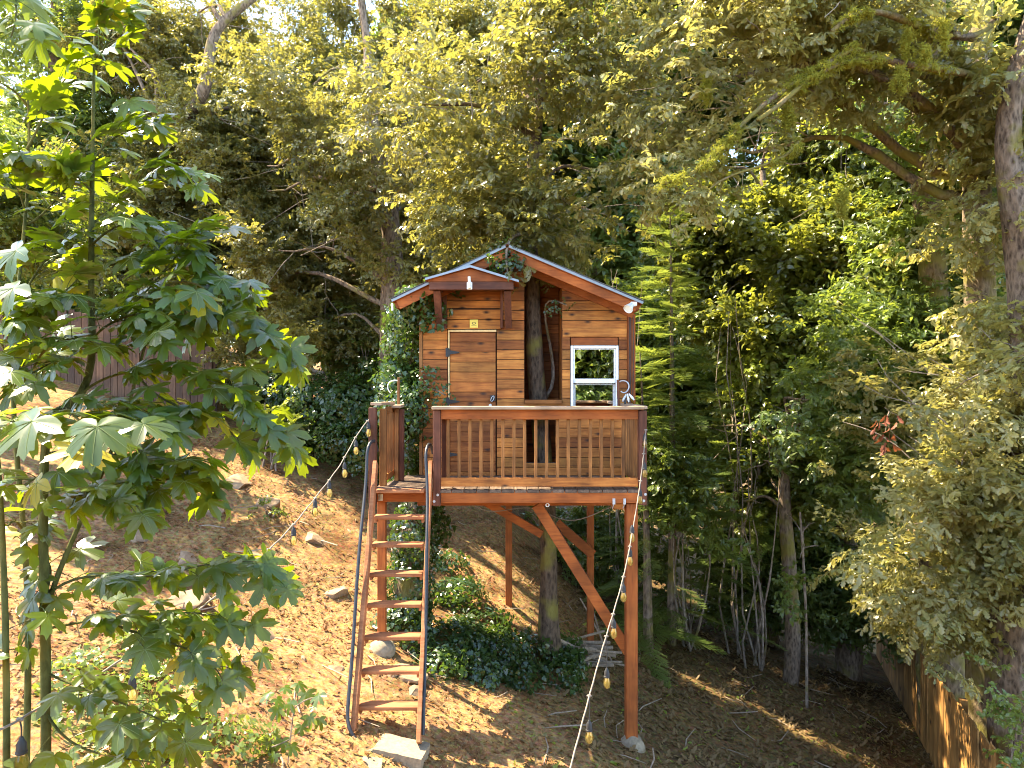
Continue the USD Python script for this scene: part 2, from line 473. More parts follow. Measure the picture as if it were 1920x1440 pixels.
leaf('straw', [(0.0, (0.3182, 0.1991, 0.0819)), (0.6, (0.5054, 0.3529, 0.1638)), (1.0, (0.6178, 0.4705, 0.2539))], 0.1, (0.4680, 0.3438, 0.1229), 0.6, 0.3, 0.2, 1.2)
leaf('dull_litter', [(0.0, (0.11, 0.07, 0.03)), (0.4, (0.24, 0.155, 0.055)), (0.8, (0.38, 0.26, 0.085)), (1.0, (0.48, 0.36, 0.12))], 0.15, (0.4, 0.28, 0.06), 0.6, 0.3, 0.2, 1.2)
leaf('red_dead_leaf', [(0.0, (0.20, 0.06, 0.03)), (1.0, (0.36, 0.12, 0.06))], 0.25, (0.45, 0.15, 0.05), 0.6, 0.3)

look('dirt', {
    'g': ('geometry', {}),
    'v': ('voronoi_texture', {'scale': 26, 'randomness': 1.0}),
    'n': ('noise_texture', {'scale': 14, 'detail': 8, 'roughness': 0.7}),
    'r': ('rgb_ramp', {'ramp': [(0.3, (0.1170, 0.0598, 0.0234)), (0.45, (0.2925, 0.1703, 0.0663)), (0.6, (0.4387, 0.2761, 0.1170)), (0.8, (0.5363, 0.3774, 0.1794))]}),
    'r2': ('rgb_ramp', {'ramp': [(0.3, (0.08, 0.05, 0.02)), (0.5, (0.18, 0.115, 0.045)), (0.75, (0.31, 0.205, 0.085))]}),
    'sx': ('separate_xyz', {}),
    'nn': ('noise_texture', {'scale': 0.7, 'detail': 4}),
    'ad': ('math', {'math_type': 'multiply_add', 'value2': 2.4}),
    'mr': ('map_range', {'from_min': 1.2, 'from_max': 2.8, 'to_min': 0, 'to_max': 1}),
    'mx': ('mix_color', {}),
    'vm': ('mix_color', {'blend_type': 'multiply', 'fac': 0.35}),
    'n3': ('noise_texture', {'scale': 0.9, 'detail': 5, 'roughness': 0.6, 'distortion': 0.8}),
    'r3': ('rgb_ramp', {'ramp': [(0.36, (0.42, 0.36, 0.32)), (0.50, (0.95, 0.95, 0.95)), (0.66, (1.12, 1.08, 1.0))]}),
    'vn': ('mix_color', {'blend_type': 'multiply', 'fac': 1.0}),
    'b': ('bump', {'strength': 0.9, 'distance': 0.03}),
    'p': ('principled_bsdf', {'roughness': 0.95, 'specular_ior_level': 0.15})},
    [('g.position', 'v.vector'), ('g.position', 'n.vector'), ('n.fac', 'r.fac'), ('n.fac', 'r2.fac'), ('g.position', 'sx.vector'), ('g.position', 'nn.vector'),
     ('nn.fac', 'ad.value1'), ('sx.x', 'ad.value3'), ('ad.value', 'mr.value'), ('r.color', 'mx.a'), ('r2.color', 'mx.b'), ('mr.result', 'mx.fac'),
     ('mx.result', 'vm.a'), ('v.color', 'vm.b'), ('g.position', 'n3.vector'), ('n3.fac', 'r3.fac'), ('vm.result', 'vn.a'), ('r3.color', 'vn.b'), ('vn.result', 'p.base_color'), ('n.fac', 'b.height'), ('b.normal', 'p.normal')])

look('pane_glass', {
    'f': ('fresnel', {'IOR': 1.6}),
    't': ('transparent_bsdf', {'color': (0.82, 0.86, 0.84)}),
    'gl': ('glossy_bsdf', {'color': (1, 1, 1), 'roughness': 0.01}),
    'k': ('math', {'math_type': 'multiply_add', 'value2': 1.0, 'value3': 0.6}),
    'm': ('mix_closure', {})},
    [('f.fac', 'k.value1'), ('k.value', 'm.fac'), ('t.BSDF', 'm.closure1'), ('gl.BSDF', 'm.closure2')], surface='m.closure')
look('amber_glass', {
    'f': ('fresnel', {'IOR': 1.5}),
    't': ('transparent_bsdf', {'color': (0.98, 0.90, 0.58)}),
    'gl': ('glossy_bsdf', {'color': (1, 1, 1), 'roughness': 0.03}),
    'tr': ('translucent_bsdf', {'color': (0.95, 0.80, 0.34)}),
    'm0': ('mix_closure', {'fac': 0.28}),
    'm': ('mix_closure', {})},
    [('f.fac', 'm.fac'), ('t.BSDF', 'm0.closure1'), ('tr.BSDF', 'm0.closure2'), ('m0.closure', 'm.closure1'), ('gl.BSDF', 'm.closure2')], surface='m.closure')
plain('lamp_lens', (0.72, 0.70, 0.60), 0.15, var=0.05)
plain('filament', (0.55, 0.35, 0.08), 0.4)

# ------------------------------------------------------------------ ground
rng = np.random.default_rng(11)


def axis(lo, hi, step, far):
    a = list(np.arange(lo, hi + 1e-6, step))
    d, x, y = step, lo, hi
    while x > -far or y < far:
        d *= 1.35
        x -= d
        y += d
        a = [x] + a + [y]
    return np.array(a)


gx, gy = axis(-7.5, 8.0, 0.07, 150), axis(3.8, 17.0, 0.08, 150)
X, Y = np.meshgrid(gx, gy, indexing='ij')
Z = terrain(X, Y)
n1, n2 = X.shape
idx = np.arange(n1 * n2).reshape(n1, n2)
quad = np.stack([idx[:-1, :-1], idx[1:, :-1], idx[1:, 1:], idx[:-1, 1:]], -1).reshape(-1, 4)
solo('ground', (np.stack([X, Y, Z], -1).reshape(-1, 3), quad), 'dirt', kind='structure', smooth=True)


# ------------------------------------------------------------------ leaves and sprays
def blade(length, stations, fold=0.18, curl=0.25, twist=0.0):
    """leaf along +x: stations (t, half width); folded along the midrib"""
    t = np.array([s[0] for s in stations])
    w = np.array([s[1] for s in stations])
    z = -curl * t ** 2
    mid = np.stack([t, 0 * t, z], 1)
    ca, sa = np.cos(twist * t), np.sin(twist * t)
    L = np.stack([t - 0.0 * w, w * ca, z + fold * w + w * sa], 1)
    R = np.stack([t - 0.0 * w, -w * ca, z + fold * w - w * sa], 1)
    n = len(t)
    v = np.vstack([mid, L, R]) * length
    f = []
    for i in range(n - 1):
        a, b = i, i + 1
        for o, flip in ((n, False), (2 * n, True)):
            q1, q2 = [a, b, o + b], [a, o + b, o + a]
            for tr in (q1, q2):
                f.append(tr[::-1] if flip else tr)
    f = np.array(f)
    ar = np.linalg.norm(np.cross(v[f[:, 1]] - v[f[:, 0]], v[f[:, 2]] - v[f[:, 0]]), axis=1)
    return v, f[ar > 1e-9]


OAK = [(0, 0), (0.22, 0.15), (0.36, 0.08), (0.54, 0.26), (0.64, 0.15), (0.80, 0.24), (1, 0)]
SIMPLE = [(0, 0), (0.25, 0.16), (0.5, 0.24), (0.75, 0.17), (1, 0)]
ROUND = [(0, 0), (0.15, 0.22), (0.4, 0.34), (0.7, 0.26), (1, 0)]
IVY = [(0, 0.0), (0.02, 0.26), (0.2, 0.42), (0.36, 0.22), (0.52, 0.30), (0.75, 0.14), (1, 0)]


def make_spray(stations, n, length, lsize, seed, spread=1.0, droop=0.35, tw=0.004, side_twigs=3):
    r = np.random.default_rng(seed)
    ms = []
    main = spline([[0, 0, 0], [length * 0.5, 0, 0.04 * length], [length, 0, -droop * length * 0.4]], 6)
    ms.append(tube(main, np.linspace(tw, tw * 0.4, 6), 3, caps=False))
    stems = [main]
    for k in range(side_twigs):
        i = 1 + k % 4
        s = 1 if k % 2 else -1
        e = main[i] + np.array([0.35 * length, s * 0.30 * length * r.uniform(0.7, 1.2), r.uniform(-0.08, 0.12) * length])
        st = spline([main[i], (main[i] + e) / 2 + [0, s * 0.02, 0.02], e], 5)
        ms.append(tube(st, np.linspace(tw * 0.7, tw * 0.3, 5), 3, caps=False))
        stems.append(st)
    for k in range(n):
        st = stems[k % len(stems)]
        u = r.uniform(0.15, 1.0)
        i = min(int(u * (len(st) - 1)), len(st) - 2)
        p = st[i] + (st[i + 1] - st[i]) * (u * (len(st) - 1) - i)
        d = st[i + 1] - st[i]
        d /= np.linalg.norm(d)
        az = r.uniform(-1.9, 1.9)
        x = np.array([d[0] * math.cos(az) - d[1] * math.sin(az), d[0] * math.sin(az) + d[1] * math.cos(az), r.uniform(-0.8, 0.35)])
        zz = np.array([r.normal(0, 0.45), r.normal(0, 0.45), 1.0])
        lf = blade(lsize * r.uniform(0.7, 1.25), stations, r.uniform(0.05, 0.4), r.uniform(0.0, 0.5), r.uniform(-0.5, 0.5))
        ms.append(moved(lf, frame(x, zz), p))
    return join(ms)


OAK_SPRAYS = [make_spray(OAK, 34, 0.52, 0.105, 20 + k) for k in range(5)]
FINE_SPRAYS = [make_spray(OAK, 34, 0.50, 0.095, 40 + k) for k in range(5)]
BIG_SPRAYS = [make_spray(OAK, 24, 0.46, 0.125, 60 + k) for k in range(5)]
FAR_SPRAYS = [make_spray(SIMPLE, 30, 0.85, 0.21, 80 + k, tw=0.008) for k in range(4)]
SMALL_SPRAYS = [make_spray(ROUND, 34, 0.40, 0.075, 100 + k, tw=0.003) for k in range(4)]


def make_ivy(seed, n=26, R=0.26, ls=0.085):
    r = np.random.default_rng(seed)
    ms = []
    for k in range(n):
        a = r.uniform(0, 2 * np.pi)
        rr = R * math.sqrt(r.uniform(0, 1))
        p = np.array([rr * math.cos(a), rr * math.sin(a), r.uniform(0.0, 0.10)])
        z = np.array([r.normal(0, 0.38), r.normal(0, 0.38), 1.0])
        x = np.array([1.0 + r.normal(0, .5), r.normal(0, 0.7), -0.2])
        ms.append(moved(blade(ls * r.uniform(0.6, 1.25), IVY, r.uniform(-0.1, 0.25), r.uniform(0, 0.3)), frame(x, z), p))
    return join(ms)


IVYS = [make_ivy(120 + k) for k in range(4)]


def make_fir(seed, L=0.62):
    r = np.random.default_rng(seed)
    ms = [tube(spline([[0, 0, 0], [L * .5, 0, 0.0], [L, 0, -0.10 * L]], 5), np.linspace(0.006, 0.002, 5), 3, caps=False)]
    V, Fc, n = [], [], 0

    def needle(p, d, ln, w, up):
        nonlocal n
        s = np.cross(d, up)
        s /= np.linalg.norm(s) + 1e-9
        V.extend([p - s * w, p + s * w, p + d * ln])
        Fc.append([n, n + 1, n + 2])
        n += 3
    for k in range(20):
        u = (k + 0.5) / 20
        base = np.array([L * u, 0, -0.10 * L * u * u])
        s = 1 if k % 2 else -1
        tl = 0.22 * (1 - u) ** 0.7 + 0.04
        d = np.array([0.75, s * 0.75, r.uniform(-0.18, 0.08)])
        d /= np.linalg.norm(d)
        m = int(8 + 40 * tl)
        for i in range(m):
            p = base + d * tl * (i + 0.5) / m
            q = 1 if i % 2 else -1
            nd = d * 0.8 + np.array([0.6 * -s * q * 0.7, q * 0.6, 0.25])
            nd /= np.linalg.norm(nd)
            needle(p, nd, r.uniform(0.038, 0.055), 0.0085, np.array([0.1 * q, 0, 1.0]))
    ms.append((np.array(V), np.array(Fc)))
    return join(ms)


FIRS = [make_fir(140 + k) for k in range(3)]


def make_tuft(seed):
    r = np.random.default_rng(seed)
    V, Fc = [], []
    for k in range(46):
        p = np.array([r.normal(0, .06), r.normal(0, .03), r.uniform(-.02, .02)])
        d = np.array([r.normal(0, .5), r.normal(0, .5), -abs(r.normal(0.2, .9)) + 0.35])
        d /= np.linalg.norm(d)
        s = np.cross(d, r.normal(0, 1, 3))
        s /= np.linalg.norm(s)
        n = len(V)
        L = r.uniform(.03, .10)
        V += [p - s * .007, p + s * .007, p + d * L + s * .003, p + d * L - s * .003]
        Fc += [[n, n + 1, n + 2], [n, n + 2, n + 3]]
    return np.array(V), np.array(Fc)


TUFTS = [make_tuft(160 + k) for k in range(3)]

# light gaps: sprays that would stand in the sun's way to these places are not grown
WIN = []


def window(p, r):
    WIN.append((np.asarray(p, float), r))


def open_to_sun(pos, only=None):
    keep = np.ones(len(pos), bool)
    for p, r in (WIN if only is None else only):
        d = pos - p
        t = d @ SUN
        dist = np.linalg.norm(d - t[:, None] * SUN, axis=1)
        keep &= ~((t > 0.8) & (dist < r))
    return keep


def blobs(regions, r):
    """regions: (px, row, rx, ry, y, dy, n, blob radius in m) -> centres and radii"""
    out = []
    for px, row, rx, ry, y, dy, n, br in regions:
        for k in range(n):
            a = r.uniform(0, 2 * np.pi)
            q = math.sqrt(r.uniform(0, 1))
            yy = y + r.uniform(-dy, dy)
            c = P(px + rx * q * math.cos(a), row + ry * q * math.sin(a), y)
            s = yy / y
            c = np.array([c[0], yy, c[2]])
            out.append((c, 1.12 * br * r.uniform(0.7, 1.3)))
    return out


DENS = 0.46


def blob_sprays(bl, dens, r, flat=0.8, inner=0.3, updir=0.25):
    pos, rot, sc = [], [], []
    for c, br in bl:
        n = int(DENS * dens * 3.5 * br * br)
        d = r.normal(0, 1, (n, 3))
        d /= np.linalg.norm(d, axis=1, keepdims=True)
        lump = 0.75 + 0.5 * meshkit.fbm(d * 1.7 + c, 2, 4)
        p = c + d * np.array([1, 1, flat]) * br * (inner + (1 - inner) * np.sqrt(r.uniform(0, 1, (n, 1)))) * lump[:, None]
        x = d * np.array([1, 1, 0.5]) + r.normal(0, 0.45, (n, 3)) + [0, 0, updir - 0.35]
        z = np.array([0, 0, 1.0]) + 0.55 * d + r.normal(0, 0.3, (n, 3))
        rot.append(frames(x, z))
        pos.append(p)
        sc.append(r.uniform(0.75, 1.25, n))
    return np.vstack(pos), np.concatenate(rot), np.concatenate(sc)


def limb(a, b, r0, r1, r, sag=0.15, n=9, wob=0.05):
    a, b = np.asarray(a, float), np.asarray(b, float)
    L = np.linalg.norm(b - a)
    m = (a + b) / 2 + np.array([r.normal(0, wob), r.normal(0, wob), sag]) * L
    pts = spline([a, a + (m - a) * 0.5 + r.normal(0, wob * .5, 3) * L, m, m + (b - m) * 0.5 + r.normal(0, wob * .5, 3) * L, b], n)
    return tube(pts, np.linspace(r0, r1, n) * (1 + 0.1 * r.normal(0, 1, n)), 6, 0.15, int(r.integers(99)))


def tree(name, label, cat, trunk, radii, regions, protos, leafmat, barkmat='oak_bark', dens=60, seed=0, group=None, limbs=8, flat=0.8, scale=1.0, prune=True, inner=0.3, tsides=10):
    """trunk: points in metres from the foot up"""
    r = np.random.default_rng(seed)
    trunk = np.asarray(trunk, float)
    t = Thing(name, label, cat, trunk[0], group)
    n = max(14, 5 * len(trunk))
    cv = spline(np.hstack([trunk, np.asarray(radii, float)[:, None]]), n)
    cv[:, 3] = np.maximum(cv[:, 3], 0.012)
    t.part('trunk', tube(cv[:, :3], cv[:, 3], tsides, 0.16, seed), barkmat, smooth=True)
    bl = blobs(regions, r)
    order = sorted(range(len(bl)), key=lambda k: -bl[k][1])
    for k in order[:limbs]:
        c = bl[k][0]
        cost = np.linalg.norm(cv[:, :3] - c, axis=1) + 1.2 * np.maximum(cv[:, 2] - c[2] + 0.3, 0)
        cost[:3] += 50
        i = int(np.argmin(cost))
        L = np.linalg.norm(c - cv[i, :3])
        r0 = min(cv[i, 3] * 0.7, 0.02 + 0.016 * L)
        bp = t.part('branch', limb(cv[i, :3], c, r0, 0.012, r), barkmat, smooth=True)
        for q in range(3):
            e = c + r.normal(0, 0.7, 3) * bl[k][1]
            s = cv[i, :3] + (c - cv[i, :3]) * r.uniform(0.55, 0.95)
            t.part('twig', limb(s, e, 0.010, 0.004, r, 0.05, 6), 'twig_bark', under=bp)
    pos, rot, sc = blob_sprays(bl, dens, r, flat, inner)
    if prune:
        k = open_to_sun(pos)
        pos, rot, sc = pos[k], rot[k], sc[k]
    scatter(t.path + '/crown', protos, leafmat, pos, rot, sc * scale, r.integers(0, len(protos), len(pos)))
    return t


def shrub(name, label, cat, base, regions, protos, leafmat, dens=60, seed=0, group=None, stems=5, flat=0.8, scale=1.0, inner=0.3, prune=True):
    r = np.random.default_rng(seed)
    t = Thing(name, label, cat, base, group)
    bl = blobs(regions, r)
    for k in range(min(stems, len(bl))):
        t.part('stem', limb(np.array(base) + r.normal(0, .12, 3) * [1, 1, 0], bl[k][0], 0.02, 0.006, r, 0.05, 7), 'twig_bark')
    pos, rot, sc = blob_sprays(bl, dens, r, flat, inner)
    k = pos[:, 2] > terrain_smooth(pos[:, 0], pos[:, 1]) - 0.05
    if prune:
        k &= open_to_sun(pos)
    pos, rot, sc = pos[k], rot[k], sc[k]
    scatter(t.path + '/foliage', protos, leafmat, pos, rot, sc * scale, r.integers(0, len(protos), len(pos)))
    return t


def foot(px, y, sink=0.15):
    x = (px - SX) * y / F
    return np.array([x, y, float(terrain(x, y)) - sink])


# places the sun reaches in the photograph
for px, row, r in ((480, 870, .5), (560, 930, .8), (620, 1000, .9), (580, 1080, .9), (500, 1170, .7), (600, 1180, .9), (520, 1280, .7), (640, 1300, .8), (720, 1330, .7), (860, 1320, .5),
                   (900, 1015, .5), (900, 1060, .6), (950, 1060, .55), (930, 1110, .5), (985, 1110, .45), (880, 1150, .4), (1060, 1120, .3), (1095, 1165, .3), (1130, 1190, .3), (960, 1020, .35), (1010, 1150, .3), (400, 1060, .25), (330, 1130, .3), (430, 960, .15), (680, 1230, .7), (640, 920, .6), (300, 780, .4), (760, 1400, .5),
                   (1215, 1215, .45), (1260, 1245, .42), (1310, 1275, .4), (1390, 1280, .42), (1430, 1310, .42), (1480, 1345, .34), (1530, 1375, .34), (1590, 1410, .34), (1640, 1432, .34), (1270, 1225, .2)):
    window(ground_hit(px, row), r)
STRIP = [w for w in WIN if w[0][0] > 1.4]
rwn = np.random.default_rng(808)
for px, row, y_ in ((1250, 480, 12), (1260, 650, 12), (1300, 820, 11.6), (1330, 560, 12.6), (1390, 640, 12.4), (1420, 760, 12.2), (1380, 860, 12), (1340, 430, 14), (1420, 330, 13.8), (1500, 420, 13.6), (1560, 300, 13),
                    (1620, 420, 12.8), (1560, 520, 12.8), (1640, 600, 11.6), (1500, 830, 11.8), (1560, 900, 11.4), (1450, 920, 11.6), (1700, 720, 8.8), (1780, 800, 8.7), (1700, 930, 8.7), (1800, 980, 8.5), (1860, 840, 8.4),
                    (1720, 1080, 8.6), (1780, 1150, 8.6), (1506, 1000, 11.1), (1500, 1100, 11.1), (1700, 300, 12), (1800, 250, 11.8), (1680, 500, 11.6), (1780, 480, 11.6), (1240, 930, 11.4), (1350, 700, 12), (1480, 640, 13), (1600, 760, 11.5), (1640, 980, 9), (1500, 1150, 12), (1300, 1080, 12.5), (1400, 1150, 12.5), (1600, 1150, 11), (1380, 1000, 12.6), (1200, 540, 13), (1160, 500, 13)):
    window(P(px, row, y_), rwn.uniform(.55, .95))
for q in (0.2, 0.9, 1.5, 2.2, 2.7):
    window([6.75 - .55 * q, 12.1 - 1.6 * q, CZ - 4.9 + 0.1 * q], 0.42)

# ================================================================== the cabin
WY = 9.35


def wx(px):
    return (px - SX) * WY / F


def wz(row):
    return CZ + (720.0 - row) * WY / F


DECK = CZ - 1.20
XL, XR = wx(793), wx(1176)
RY = 9.0                                     # front edge of the roof
RIDGE = P(951, 458, RY)
EAVE_R = P(1207, 566, RY)
EAVE_L = P(733, 562, RY)
BACK = 11.1
house = Thing('cabin', 'orange cedar treehouse cabin with a small porch roof, plank door and white window', 'cabin', (0.2, WY, DECK))


def roof_z(x):
    if x > RIDGE[0]:
        return RIDGE[2] + (x - RIDGE[0]) * (EAVE_R[2] - RIDGE[2]) / (EAVE_R[0] - RIDGE[0])
    return RIDGE[2] + (x - RIDGE[0]) * (EAVE_L[2] - RIDGE[2]) / (EAVE_L[0] - RIDGE[0])


LOW = 0.13                                   # the wall stops this far under the roof line
gable = Polygon([(XL, DECK), (XR, DECK), (XR, roof_z(XR) - LOW), (RIDGE[0], RIDGE[2] - LOW), (XL, roof_z(XL) - LOW)])
door_hole = sbox(wx(839), DECK - 1, wx(931.5), wz(617.5))
rec_hole = sbox(wx(983), wz(757), wx(1054), wz(400))
low_hole = sbox(wx(982), wz(868), wx(1046), wz(787))
win_hole = sbox(wx(1069), wz(783), wx(1160), wz(632))
panel_hole = sbox(wx(838), wz(618), wx(940), wz(578))
wall = gable.difference(unary_union([door_hole, rec_hole, low_hole, win_hole]))


def extrude_xz(poly, y0, y1):
    ms = []
    for g in getattr(poly, 'geoms', [poly]):
        if g.geom_type != 'Polygon' or g.area < 2e-4:
            continue
        m = trimesh.creation.extrude_polygon(g, y1 - y0, engine='earcut')
        v = np.array(m.vertices)
        v = np.stack([v[:, 0], y1 - v[:, 2], v[:, 1]], 1)
        f = np.array(m.faces)
        ms.append((v, f))
    return ms


backing = extrude_xz(wall, WY + 0.022, WY + 0.07)
house.part('wall', join(backing), 'sheathing')
STEP = 18.35 * WY / F
z = wz(893) - 0.01
rw = np.random.default_rng(5)
face = wall.difference(panel_hole)
while z < RIDGE[2]:
    strip = face.intersection(sbox(XL - 1, z + 0.003, XR + 1, z + STEP - 0.003))
    for g in getattr(strip, 'geoms', [strip]):
        if g.geom_type != 'Polygon' or g.area < 1.5e-3:
            continue
        d = rw.uniform(0, 0.006)
        for m in extrude_xz(g.buffer(-0.0015, join_style=2), WY - d, WY + 0.0205):
            house.part('siding_board', m, CEDARS[int(rw.integers(0, 6))])
    z += STEP
# panel above the door
for r0, r1 in ((617.5, 599.5), (598.8, 580.5)):
    house.part('siding_board', cbox(wx(838.5), wx(939.5), WY - 0.022, WY + 0.02, wz(r0) + 0.002, wz(r1), 0.005), CEDARS[1])
# wide trim boards at the window and corner
house.part('trim_board', cbox(wx(1055), wx(1175), WY - 0.016, WY - 0.007, wz(631.5), wz(615.5), 0.003), CEDARS[1])
house.part('trim_board', cbox(wx(1070.5), wx(1158.5), WY + 0.002, WY + 0.04, wz(647.5), wz(632.5), 0.003), 'red_stain_wood')
house.part('trim_board', cbox(wx(983.5), wx(1053.5), WY - 0.03, WY + 0.03, wz(757), wz(749.5), 0.004), 'cedar_siding')
house.part('corner_trim', cbox(wx(1176.5), wx(1191), WY - 0.02, WY + 0.07, DECK + 0.004, roof_z(wx(1191)) - LOW - 0.01, 0.004), 'red_stain_post')
house.part('corner_trim', cbox(XL - 0.05, XL - 0.004, WY - 0.012, WY + 0.07, DECK + 0.004, roof_z(XL - 0.05) - LOW - 0.01, 0.004), 'cedar_upright')
for k, dx in enumerate((1178.5, 1181.5, 1186)):
    house.part('cable', tube(spline([(wx(dx), WY - 0.028, wz(566 + k)), (wx(dx + .6), WY - 0.03, wz(650)), (wx(dx - .5), WY - 0.028, wz(760))], 8), 0.0055, 5), 'black_iron')
# side and back walls in boards
for x0, x1, nm in ((XL - 0.045, XL - 0.022, 'l'), (wx(1191) - 0.03, wx(1191) - 0.006, 'r')):
    zz = wz(893) - 0.01
    top = roof_z(x0 if nm == 'l' else x1) - LOW
    while zz < top - 0.02:
        house.part('siding_board', cbox(x0, x1, WY + 0.072, BACK - 0.3, zz + 0.003, min(zz + STEP - 0.003, top), 0.003), 'cedar_siding')
        zz += STEP
bk = Polygon([(XL, DECK), (wx(1191) - 0.03, DECK), (wx(1191) - 0.03, roof_z(wx(1191)) - LOW), (RIDGE[0], RIDGE[2] - LOW), (XL, roof_z(XL) - LOW)])
house.part('back_wall', join(extrude_xz(bk, BACK - 0.345, BACK - 0.305)), 'cedar_siding')
# floor round the trunk's recess
RX0, RX1, RYB = wx(983), wx(1054), 10.02
house.part('floor', cbox(XL, RX0 - 0.03, WY + 0.075, BACK - 0.35, DECK - 0.10, DECK - 0.005), 'deck_wood')
house.part('floor', cbox(RX1 + 0.03, XR, WY + 0.075, BACK - 0.35, DECK - 0.10, DECK - 0.005), 'deck_wood')
house.part('floor', cbox(RX0 - 0.028, RX1 + 0.028, RYB + 0.03, BACK - 0.35, DECK - 0.10, DECK - 0.005), 'deck_wood')
zz = wz(893) - 0.01
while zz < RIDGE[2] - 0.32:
    house.part('recess_board', cbox(RX0 + 0.003, RX1 - 0.003, RYB, RYB + 0.02, zz + 0.003, zz + STEP - 0.003, 0.002), CEDARS[3 if rw.uniform() < .7 else 2])  # darker cedar tones put the shade of the recess into the board colour
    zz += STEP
for x in (RX0 - 0.024, RX1 + 0.004):
    house.part('recess_side', cbox(x, x + 0.02, WY + 0.072, RYB - 0.002, DECK, roof_z(x) - LOW - 0.03, 0.002), 'cedar_siding')

# roof
TH = 0.035
roof_parts = []
for nm, E in (('r', EAVE_R), ('l', EAVE_L)):
    d = E - RIDGE
    d[1] = 0
    L = np.linalg.norm(d)
    d = d / L
    nrm = np.array([-d[2], 0, d[0]]) * (1 if d[0] > 0 else -1)

    def slab(s0, s1, y0, y1, h0, h1):
        c = []
        for yy in (y0, y1):
            for s in (s0, s1):
                for h in (h0, h1):
                    c.append(np.array([RIDGE[0], yy, RIDGE[2]]) + d * s + nrm * h)
        v = np.array(c)
        return v, _hull_faces(v)
    rp = house.part('roof', slab(0.0, L, RY, BACK, -TH, 0.0), 'red_stain_wood')
    for k in range(9):
        s0 = L * k / 9
        house.part('shingle_course', slab(max(s0 - 0.02, 0.0), s0 + L / 9, RY - 0.012 - 0.001 * k, BACK + 0.01, 0.003 + 0.0007 * k, 0.011 + 0.0007 * k), 'shingle', under=rp)
    house.part('drip_edge', slab(0.03, L - 0.002, RY - 0.008, RY - 0.002, -0.030, 0.0015), 'drip_edge', under=rp)
    house.part('barge_board', slab(0.015, L - 0.05, RY + 0.03, RY + 0.068, -0.15, -TH - 0.002), 'red_stain_wood')
    house.part('rafter', slab(0.05, L - 0.02, WY - 0.055, WY - 0.012, -0.20, -TH - 0.004), 'red_stain_wood')
    for yy in (10.1, 10.6, BACK - 0.06):
        house.part('rafter', slab(0.05, L - 0.02, yy, yy + 0.04, -0.13, -TH - 0.004), 'red_stain_wood')
    house.part('eave_board', slab(L - 0.045, L - 0.012, RY + 0.07, BACK - 0.01, -0.12, -TH - 0.003), 'red_stain_wood')

# porch roof over the door
PY = 8.86


def px_(p, y=PY):
    return (p - SX) * y / F


def pz_(r, y=PY):
    return CZ + (720 - r) * y / F


pk, pl, pr = (px_(882), pz_(499)), (px_(797.5), pz_(523)), (px_(973), pz_(527))
tri = Polygon([(pl[0] + .03, pz_(527.6)), (pr[0] - .02, pz_(527.6)), (pr[0] - .02, pr[1] - 0.012), (pk[0], pk[1] - 0.03), (pl[0] + .03, pl[1] - 0.012)]).buffer(0)
house.part('porch_gable_board', join(extrude_xz(tri, PY + 0.01, PY + 0.04)), 'red_stain_wood')
for a, b in ((pk, pl), (pk, pr)):
    v = np.array([[xx, yy, zz + h] for (xx, zz) in (a, b) for yy in (PY - 0.03, WY - 0.06) for h in (-0.022, 0.0)])
    rp = house.part('porch_roof', (v, _hull_faces(v)), 'red_stain_wood')
    v2 = np.array([[xx, yy, zz + h] for (xx, zz) in (a, b) for yy in (PY - 0.04, PY - 0.032) for h in (-0.020, 0.008)])
    house.part('drip_edge', (v2, _hull_faces(v2)), 'drip_edge', under=rp)
    v3 = np.array([[xx, yy, zz + h] for (xx, zz) in (a, b) for yy in (PY - 0.031, WY - 0.058) for h in (0.002, 0.010)])
    house.part('shingle_course', (v3, _hull_faces(v3)), 'shingle', under=rp)
house.part('porch_beam', cbox(px_(804.5), px_(963), PY + 0.004, PY + 0.09, pz_(543), pz_(528), 0.005), 'dark_stain_wood')
for xa, xb in ((810, 819), (943, 948)):
    xt, xbm = px_(xa + 8), wx(xb + 6)
    house.part('porch_brace', beam((xt, PY + 0.09, pz_(541)), (xbm, WY - 0.04, wz(613)), 0.088, 0.088, (0, 1, 0.2)), 'dark_stain_post')
    house.part('porch_upright', cbox(wx(xb + 11) if xa < 900 else wx(938), wx(xb + 19) if xa < 900 else wx(943), WY - 0.05, WY - 0.008, wz(616), wz(540), 0.004), 'dark_stain_post')
    house.part('porch_arm', cbox(xt - 0.04, xt + 0.04, PY + 0.091, WY - 0.06, pz_(541.5), pz_(529.5), 0.004), 'dark_stain_wood')
lp = house.part('porch_lamp', cbox(px_(875.5), px_(885.5), PY - 0.028, PY + 0.002, pz_(543), pz_(529), 0.006), 'white_paint')
house.part('lamp_tube', tube([(px_(880.5), PY - 0.038, pz_(541)), (px_(880.5), PY - 0.04, pz_(530)), (px_(880), PY - 0.042, pz_(519.5))], [0.020, 0.020, 0.018], 10), 'lamp_lens', under=lp, smooth=40)
sg = house.part('yellow_plaque', cbox(wx(881), wx(896.5), WY - 0.030, WY - 0.024, wz(615), wz(599.5), 0.002), 'yellow_sign')
ring = trimesh.creation.annulus(0.014, 0.021, 0.002)
ring.apply_scale([1.25, 0.8, 1])
v, f = vf(ring)
house.part('printed_mark', (np.stack([v[:, 0] + wx(888.8), WY - 0.0315 + v[:, 2], v[:, 1] + wz(606.5)], 1), f[:, ::-1]), 'sign_ink', under=sg)
house.part('printed_mark', cbox(wx(884), wx(893.5), WY - 0.0325, WY - 0.0305, wz(611.2), wz(610.6), 0.0003), 'sign_ink', under=sg)

